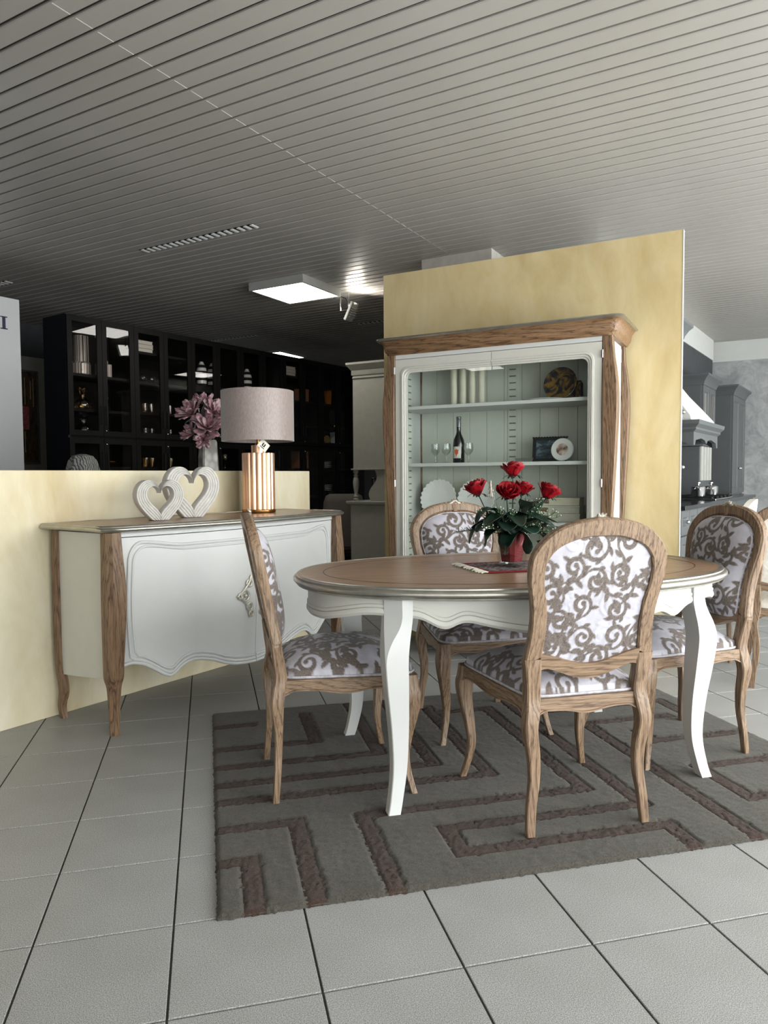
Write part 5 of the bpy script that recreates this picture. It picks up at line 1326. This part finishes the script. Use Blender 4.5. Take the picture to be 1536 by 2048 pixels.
obj('red_patch', B(4.03, 4.14, 7.405, 7.4098, 1.66, 1.90), plain('mottled_red_paint', (170, 84, 92), .6, vary=.5, vscale=60), r, 0)
pps = plain('pale_paint_streak', (190, 170, 150), .6)
for xa, za, zb in ((4.09, 1.42, 1.64), (4.10, 1.92, 2.2), (4.16, 1.98, 2.17), (4.19, 1.9, 2.2)): obj('paint_streak', B(xa, xa + .006, 7.405, 7.4098, za, zb), pps, r, 0)
r = tag(obj('red_cushion', MB().sphere((0, 0, .0), .22, 20, 12, 1, .5, .8), plain('red_fabric', (140, 20, 26), .8), loc=AB(4.13, -7.2, 1.055)), 'red cushion low between the white panel and the bookcase', 'cushion')
r = thing('side_stand', 'dark stand carrying the red cushion', 'stand', AB(4.13, -7.2, 0), ROTA)
obj('top', B(-.2, .2, -.15, .15, .845, .875), M['black_wood'], r, 0, .003)
for a in (-1, 1):
    for b in (-1, 1): obj('leg', B(a * .17 - .015, a * .17 + .015, b * .12 - .015, b * .12 + .015, 0, .845), M['black_wood'], r, 0)

# ------------------------------------------------------------------ console behind the low wall with magnolia vase and carved pot
r = thing('console_table', 'dark console table standing behind the low wall', 'console', AB(3.0, -3.86, 0), ROTA)
obj('top', B(-.75, .75, -.24, .24, .90, .93), M['black_wood'], r, 0, .003)
for a in (-1, 1):
    for b in (-1, 1): obj('leg', B(a * .70 - .025, a * .70 + .025, b * .2 - .025, b * .2 + .025, 0, .90), M['black_wood'], r, 0, .002)
obj('lower_shelf', B(-.7, .7, -.2, .2, .18, .2), M['black_wood'], r, 0)
def magnolia():
    c0 = AB(3.43, -3.86, .9305)
    r = thing('magnolia_vase', 'dusty pink magnolias in a tall grey capiz vase behind the low wall', 'flowers', c0)
    def shell():
        m, nt, bs = base_mat('grey_capiz_shell'); v = coords(nt, (1, 1, .8)); vo = nt.nodes.new('ShaderNodeTexVoronoi'); vo.inputs['Scale'].default_value = 22; nt.links.new(v, vo.inputs['Vector'])
        nt.links.new(ramp(nt, vo.outputs['Distance'], [(.2, lin((176, 172, 164))), (.7, lin((116, 112, 106)))]), bs.inputs['Base Color']); bs.inputs['Roughness'].default_value = .3; return m
    def sq(w, z): return sq_section(0, 0, z, w, w, .1)
    v_ = obj('vase', MB().loft([sq(.125, 0), sq(.122, .2), sq(.10, .46), sq(.088, .475), sq(.082, .46)]), shell(), r, 25); v_.rotation_euler = (0, 0, R(20))
    def pet():
        m, nt, bs = base_mat('dusty_pink_petal'); v = coords(nt); n = noise(nt, v, 26, 4)
        nt.links.new(ramp(nt, n, [(.3, lin((128, 84, 96))), (.5, lin((176, 134, 142))), (.7, lin((214, 188, 190)))]), bs.inputs['Base Color']); bs.inputs['Roughness'].default_value = .6; return m
    mp = pet(); rs = random.Random(9)
    heads = [((-.10, .0, .655), 1.05, (-.7, -.5)), ((.045, -.03, .66), .95, (.5, -.7)), ((.0, -.05, .555), 1.1, (.1, -1.1)), ((-.10, -.03, .52), .8, (-1.0, -.4)), ((.09, .02, .58), .9, (.9, -.3)), ((-.03, -.06, .47), .6, (-.3, -1.6)), ((-.02, .03, .73), .8, (0, .1))]
    for c, s, (lx, ly) in heads:
        m = MB()
        for k in range(5): petal_grid(m, c, k * 1.2566, .006 * s, .075 * s, .62, .006 * s, .030 * s, ruf=.002)
        for k in range(6): petal_grid(m, (c[0], c[1], c[2] - .004), k * 1.047 + .5, .008 * s, .085 * s, .52, .022 * s, .058 * s, ruf=.005)
        for k in range(5): petal_grid(m, (c[0], c[1], c[2] - .008), k * 1.2566 + .2, .008 * s, .055 * s, .5, .034 * s, .075 * s, ruf=.006)
        L = math.hypot(lx, ly); tilt(m, c, (-ly / L, lx / L, 0), L * .9)
        b_ = solid(obj('bloom', m, mp, r, 60), .001)
        obj('stem', MB().tube([(c[0] * .1, c[1] * .1, .40), (c[0] * .6, c[1] * .6, c[2] - .06), c], .004, 6), M['leafm'], b_)
    for path, w in (([(0, 0, .45), (.0, -.01, .60), (.0, -.02, .68), (.01, -.03, .74)], .045), ([(0, 0, .45), (-.06, -.04, .56), (-.11, -.06, .60), (-.15, -.06, .58)], .035), ([(0, 0, .46), (.03, 0, .6), (.05, 0, .7), (.03, 0, .76)], .04), ([(0, -.02, .46), (-.05, -.08, .53), (-.08, -.1, .54), (-.11, -.1, .52)], .03)):
        solid(obj('leaf', leaf_patch(path, w), plain('grey_green_leaf', (88, 92, 88), .6), r, 60), .0012)
magnolia()
def carved_pot():
    r = thing('carved_pot', 'grey carved stone ornament showing just above the low wall', 'ornament', AB(2.53, -3.95, .9305), ROTA)
    def cm():
        m, nt, bs = base_mat('grey_carved_stone'); v = coords(nt); w = nt.nodes.new('ShaderNodeTexWave'); w.inputs['Scale'].default_value = 24; w.inputs['Distortion'].default_value = 9; nt.links.new(v, w.inputs['Vector'])
        nt.links.new(ramp(nt, w.outputs['Fac'], [(.2, lin((60, 60, 58))), (.6, lin((128, 128, 124)))]), bs.inputs['Base Color']); bs.inputs['Roughness'].default_value = .7; bump(nt, bs, w.outputs['Fac'], .6, .004); return m
    obj('body', MB().lathe([(.05, 0), (.08, .03), (.105, .12), (.112, .20), (.10, .26), (.082, .32), (.06, .348), (.02, .36)], 9), cm(), r, 20)
    obj('foot', MB().lathe([(.06, 0), (.06, .012), (.05, .02)], 20), M['dark'], r)
carved_pot()

# ------------------------------------------------------------------ greige hutch seen from its side, left of the tall wall
def hutch():
    r = thing('hutch', 'greige painted hutch with turned front column beside the tall ochre wall', 'hutch', VB(-3.645, 6.05), ROTB)
    g = M['greige']; W_, D_ = 1.2, .50        # width runs along local y, depth along local x
    obj('base_cabinet', B(.02, D_, .012, W_, .06, .868), g, r, 0, .003); obj('plinth', B(.05, D_, .03, W_ - .02, 0, .06), g, r, 0)
    obj('base_side_frame', MB().box(.02, .07, 0, .012, .06, .868).box(D_ - .05, D_, 0, .012, .06, .868).box(.07, D_ - .05, 0, .012, .06, .12).box(.07, D_ - .05, 0, .012, .81, .868), g, r, 0, .0015) if False else None
    obj('worktop', MB().loft([[(x, y, z) for x, y in ((a, b), (D_, b), (D_, W_ + .0 - b), (a, W_ - b))] for a, b, z in ((.012, .004, .868), (-.008, -.014, .874), (-.014, -.02, .885), (-.014, -.02, .902), (-.010, -.016, .906))]), g, r, 35)
    for k in range(3): 
        d = obj('base_door', B(.0, .02, .05 + k * .37, .05 + k * .37 + .36, .1, .85), g, r, 0, .002); obj('knob', MB().sphere((-.012, .08 + k * .37, .6), .012, 10, 8), M['brass'], d)
    z0, z1 = 1.208, 2.12
    obj('upper_cabinet', B(.05, D_, .02, W_ - .02, z0 + .012, z1), g, r, 0, .002); obj('upper_shelf_edge', B(.03, D_, .004, W_ - .004, z0, z0 + .014), g, r, 0, .002)
    for k in range(3): obj('upper_door', B(.034, .05, .05 + k * .37, .05 + k * .37 + .36, z0 + .03, z1 - .02), g, r, 0, .002)
    obj('side_bead', MB().box(.05, D_, .010, .02, 2.092, 2.105), g, r, 0, .002)
    co = [(.044, .014, 2.12), (.040, .010, 2.128), (.040, .010, 2.168), (.026, -.004, 2.186), (.012, -.018, 2.206), (.0, -.030, 2.222), (.0, -.030, 2.242)]
    obj('cornice', MB().loft([[(a, b, z), (D_, b, z), (D_, W_ - b, z), (a, W_ - b, z)] for a, b, z in co]), g, r, 35)
    pr = [(.024, 0), (.028, .006), (.028, .02), (.016, .03), (.026, .045), (.016, .06), (.018, .08), (.030, .15), (.031, .19), (.024, .225), (.018, .235), (.027, .25), (.018, .262), (.026, .275), (.028, .302)]
    for y in (.05, W_ - .05): obj('turned_column', MB().lathe(pr, 20, (.062, y, .906)), g, r)
    sp = [(.26, .906)] + [(.26 - .03 * math.sin(t * 6.28) - .02 * math.cos(t * 3.1), .906 + .302 * t) for t in np.linspace(0, 1, 16)] + [(D_, 1.208), (D_, .906)]
    obj('scrolled_side', MB().ext(sp, .03, .048), g, r, 30); obj('scrolled_side', MB().ext(sp, W_ - .048, W_ - .03), g, r, 30)
    obj('niche_back', B(D_ - .02, D_, .05, W_ - .05, .906, 1.208), plain('mauve_grey_board', (128, 122, 130), .7), r, 0)
hutch()
def hl(x, y, z): return VB(-3.645 + x, 6.05 + y, z)
r = thing('glass_vase', 'dark patterned glass vase inside the hutch niche', 'vase', hl(.17, .22, .9065), ROTB); obj('body', MB().lathe([(.03, 0), (.055, .03), (.05, .07), (.03, .10), (.02, .16), (.024, .22)], 16), plain('smoky_vase_glass', (70, 74, 72), .2), r, 30); obj('rim', MB().lathe([(.024, .22), (.026, .224), (.022, .226)], 16), M['steel'], r)
r = thing('paper_stack', 'loose white papers on the hutch worktop', 'paper', hl(.14, .10, .9068), ROTB + .2)
for k in range(3):
    o = obj('sheet', B(-.09, .09, -.06, .06, k * .002, k * .002 + .0015), M['white'], r, 0); o.rotation_euler = (0, 0, k * .15)
for k, (c, h) in enumerate((((190, 96, 50), .13), ((120, 104, 120), .11), ((214, 214, 214), .10))):
    r = thing('box', '%s small carton in the hutch niche' % ('orange', 'mauve', 'white')[k], 'box', hl(.30 + k * .028 - .06, .16 + .07 * k, .9065), ROTB); obj('carton', B(-.012, .012, -.02, .02, 0, h), plain('carton_%d' % k, c, .6), r, 0, .001); obj('flap', B(-.0125, .0125, -.0205, .0205, h - .008, h + .001), plain('carton_flap_%d' % k, c, .6), r, 0)
r = thing('coral_ornament', 'pinkish round ornament inside the hutch niche', 'ornament', hl(.24, .13, 1.06), ROTB) if False else None

# grey upholstered chair half hidden by the sideboard
def tub():
    r = thing('upholstered_chair', 'grey brown upholstered chair half hidden behind the sideboard', 'chair', VB(-4.0, 6.6), R(-20))
    f = plain('grey_brown_fabric', (92, 86, 80), .9, bmp=.3)
    secs = []
    for z, w, d in ((.42, .40, .05), (.55, .45, .07), (.72, .46, .075), (.88, .43, .07), (.945, .38, .06), (.965, .30, .035)):
        secs.append([(w / 2 * math.copysign(abs(math.cos(a)) ** .5, math.cos(a)), -.22 + d * .9 * math.sin(a) + .10 * (abs(math.cos(a)) ** 3) * .6, z) for a in np.linspace(0, 2 * math.pi, 33)[:-1]])
    obj('backrest', MB().loft(secs), f, r, 60); obj('seat', B(-.23, .23, -.2, .25, .38, .47), f, r, 0, .03, seg=4)
    for a in (-1, 1):
        for b in (-1, 1): obj('leg', MB().tube([(a * .18, b * .18, .39), (a * .21, b * .21, 0)], [.018, .011], 8), M['black_wood'], r)
tub()

# ------------------------------------------------------------------ kitchen behind the tall wall
# local x = a along the units, local y = -b (away from the windows)
G = M['grey_cab']
struct('wall_kitchen', ab_quad(4.9, 10.3, -1.98, -1.88, 0, 2.63), M['charcoal_wall'], smooth=0)
struct('trim_2', ab_quad(5.65, 10.3, -1.99, -1.87, 2.63, CEIL + 0.012), M['plaster'], smooth=0)
def unit(name, label, cat, a0, a1, bf, bb, z0, z1, doors=2, rows=((0.0, 1.0),), cornice=False, knob=True, plinth=True, glass=False):
    r = thing(name, label, cat, AB((a0 + a1) / 2, bf, 0), ROTA, 'grey kitchen units'); w = (a1 - a0) / 2; d = bf - bb
    pz = z0 + (.1 if plinth else 0)
    obj('body', B(-w, w, .022, d, pz, z1), G, r, 0, .002)
    if plinth: obj('plinth', B(-w + .01, w - .01, .06, d, z0, pz), M['dark'], r, 0)
    for k in range(doors):
        x0 = -w + 2 * w * k / doors + .003; x1 = -w + 2 * w * (k + 1) / doors - .003
        for f0, f1 in rows:
            za, zb = pz + (z1 - pz) * f0 + .003, pz + (z1 - pz) * f1 - .003; f = min(.06, (zb - za) * .3)
            o = [(x0, za), (x1, za), (x1, zb), (x0, zb)]; n_ = [(x0 + f, za + f), (x1 - f, za + f), (x1 - f, zb - f), (x0 + f, zb - f)]; n2 = [(x0 + f + .012, za + f + .012), (x1 - f - .012, za + f + .012), (x1 - f - .012, zb - f - .012), (x0 + f + .012, zb - f - .012)]
            dm = MB().loft([[(a, .022, b) for a, b in o], [(a, 0, b) for a, b in o], [(a, 0, b) for a, b in n_], [(a, .010, b) for a, b in n2]], True, not glass)
            dd = obj('door' if (zb - za) > .3 else 'drawer', dm, G, r, 0)
            if glass: obj('pane', B(x0 + f, x1 - f, .012, .015, za + f, zb - f), plain('mirror_pane', (190, 186, 176), .08, .8), dd, 0)
            if knob: obj('knob', MB().sphere(((x0 + x1) / 2 if (zb - za) < .3 else (x1 - .04 if k % 2 == 0 else x0 + .04), -.018, (zb + za) / 2 if (zb - za) < .3 else (zb - .12 if z1 < 1.2 else za + .3)), .017, 10, 8), M['steel'], dd)
    if cornice:
        obj('cornice', MB().loft([[(-w - e, -e, z), (w + e, -e, z), (w + e, d, z), (-w - e, d, z)] for e, z in ((0, z1), (.008, z1 + .012), (.012, z1 + .03), (.035, z1 + .07), (.06, z1 + .095), (.062, z1 + .115))]), G, r, 35)
    return r
unit('tall_cabinet', 'tall grey kitchen cabinet with cornice right behind the ochre wall edge', 'cabinet', 4.95, 5.72, -1.25, -1.86, 0, 2.14, 1, ((0, .38), (.39, .58), (.59, 1)), True)
for k, (a0, a1) in enumerate(((5.74, 6.32), (6.32, 6.90), (6.90, 7.50), (7.50, 8.2), (8.2, 8.85), (8.85, 9.38))):
    unit('base_cabinet', 'grey kitchen base cabinet with knobs, %s along the run from the tall cabinet' % NW[k], 'cabinet', a0 + .002, a1 - .002, -1.25, -1.86, 0, .87, 2 if k < 2 else 1, ((0, .74), (.76, 1)))
tag(obj('worktop', B(5.74, 9.38, 1.22, 1.86, .872, .905), plain('black_worktop', (26, 27, 28), .15), None, 0, .003, rz=ROTA), 'black polished kitchen worktop under the pots', 'worktop')
unit('wall_cabinet', 'grey kitchen wall cabinet with glazed doors beyond the hood', 'cabinet', 8.30, 8.98, -1.60, -1.86, 1.45, 2.10, 2, ((0, 1),), True, False, False, True)
unit('dresser', 'tall grey two-door dresser at the far end of the kitchen run', 'cabinet', 9.40, 10.3, -1.48, -1.86, 0, 2.08, 2, ((0, .40), (.41, 1)), True, True)
r = thing('wine_rack', 'narrow grey fluted column with small drawers under the wall cabinet', 'cabinet', AB(8.64, -1.62, .906), ROTA)
obj('body', B(-.3, .3, .02, .24, 0, .54), G, r, 0)
for k in range(4): obj('flute', MB().lathe([(.03, .17), (.03, .54)], 10, (-.22 + k * .146, .02, 0)), M['ltframe'], r)
for k in range(4): obj('knob', MB().sphere((-.22 + k * .146, .012, .06), .014, 8, 6), M['steel'], r)
def hood():
    r = thing('kitchen_hood', 'white bell shaped kitchen hood on a grey carved mantel', 'hood', AB(6.37, -1.2, 0), ROTA); w = .48; d = .66
    secs = []
    for z, k, dd in ((1.56, 1.0, 0.0), (1.60, .99, .01), (1.70, .88, .09), (1.82, .74, .19), (1.95, .62, .28), (2.1, .53, .345), (2.25, .48, .38), (2.4, .46, .40)):
        secs.append([(-w * k, dd + .02, z), (w * k, dd + .02, z), (w * k, d, z), (-w * k, d, z)])
    obj('bell', MB().loft(secs), M['plaster'], r, 50)
    obj('mantel_shelf', MB().loft([[(-w - e, -e, z), (w + e, -e, z), (w + e, d, z), (-w - e, d, z)] for e, z in ((.0, 1.47), (.02, 1.49), (.02, 1.505), (.045, 1.53), (.05, 1.56))]), G, r, 35)
    va = [(-w, 1.47), (-w, 1.37), (-w + .05, 1.37), (-w + .08, 1.41), (-.2, 1.43), (-.06, 1.42), (0, 1.39), (.06, 1.42), (.2, 1.43), (w - .08, 1.41), (w - .05, 1.37), (w, 1.37), (w, 1.47)]
    obj('valance', MB().ext(va, .0, .03), G, r, 0)
    obj('side_valance', MB().ext([(.03, 1.47), (.03, 1.37), (.1, 1.41), (.5, 1.43), (d, 1.43), (d, 1.47)], -w, -w + .03, 'yz'), G, r, 0); obj('side_valance', MB().ext([(.03, 1.47), (.03, 1.37), (.1, 1.41), (.5, 1.43), (d, 1.43), (d, 1.47)], w - .03, w, 'yz'), G, r, 0)
hood()
ck = thing('cooktop', 'steel gas cooktop with black grates on the kitchen worktop', 'cooktop', AB(7.6, -1.5, .906), ROTA); obj('plate', B(-.45, .45, -.24, .24, 0, .012), M['steel'], ck, 0, .002)
for x in (-.3, 0, .3): obj('grate', MB().box(x - .13, x + .13, -.2, -.188, .012, .03).box(x - .13, x + .13, .188, .2, .012, .03).box(x - .13, x - .118, -.2, .2, .012, .03).box(x + .118, x + .13, -.2, .2, .012, .03).box(x - .13, x + .13, -.006, .006, .02, .032), M['dark'], ck, 0)
for k in range(4): obj('knob', MB().lathe([(.02, 0), (.018, .02)], 12, (-.3 + k * .2, -.222, .012)), M['dark'], ck)
def pot(a, b, z, R0, H0, label):
    r = thing('cooking_pot', label, 'pot', AB(a, b, z), ROTA, 'steel pots on the cooktop')
    obj('body', MB().lathe([(R0 * .96, 0), (R0, .006), (R0, H0), (R0 * 1.03, H0 + .004), (R0 * .97, H0), (R0 * .95, .01)], 32), M['steel'], r)
    li = obj('lid', MB().lathe([(R0 * 1.01, H0 + .003), (R0 * .7, H0 + .014), (R0 * .15, H0 + .02)], 32), M['steel'], r); obj('lid_knob', MB().lathe([(.008, H0 + .018), (.008, H0 + .03), (.02, H0 + .036), (.02, H0 + .046)], 14), M['steel'], li)
    for s in (-1, 1): obj('handle', MB().tube([(s * R0, -.03, H0 * .75), (s * (R0 + .035), -.03, H0 * .78), (s * (R0 + .035), .03, H0 * .78), (s * R0, .03, H0 * .75)], .006, 6), M['steel'], r)
pot(7.20, -1.42, .9385, .062, .085, 'polished steel lidded pot on the cooktop, left one'); pot(7.80, -1.42, .9385, .066, .08, 'polished steel lidded pot on the cooktop, right one')
# pale chair further back and a cream bench at the right edge
def white_chair(loc, rz, label):
    r = thing('white_chair', label, 'chair', loc, rz)
    m = MB(); secs = []
    for x in np.linspace(-.21, .21, 17):
        u = x / .21; h = .99 - .07 * abs(u) ** 2.5; y = -.21 + .03 * (1 - u * u) * -1
        secs.append([(x, y - .02, .5), (x, y - .07, h), (x, y - .035, h), (x, y + .02, .5)])
    m.loft(secs); obj('backrest', m, M['ivoryf'], r, 50); obj('seat', B(-.22, .22, -.22, .22, .42, .50), M['ivoryf'], r, 0, .02, seg=3)
    for a in (-1, 1):
        for b in (-1, 1): obj('leg', MB().tube([(a * .19, b * .19, .43), (a * .2, b * .205, 0)], [.02, .013], 8), M['oak'], r)
M['ivoryf'] = plain('ivory_upholstery', (226, 222, 212), .7)
white_chair((3.08, 3.99, 0), R(41.5), 'ivory upholstered chair standing before the grey kitchen dresser')
ec = chair((3.13, 3.28, 0), R(-42), 'cream upholstered wooden chair cut off by the right edge of the picture')
ec['group'] = 'chairs in the kitchen area'
for o in ec.children:
    if 'cushion' in o.name or 'panel' in o.name or 'piping' in o.name:
        o.material_slots[0].link = 'OBJECT'; o.material_slots[0].material = M['ivoryf']
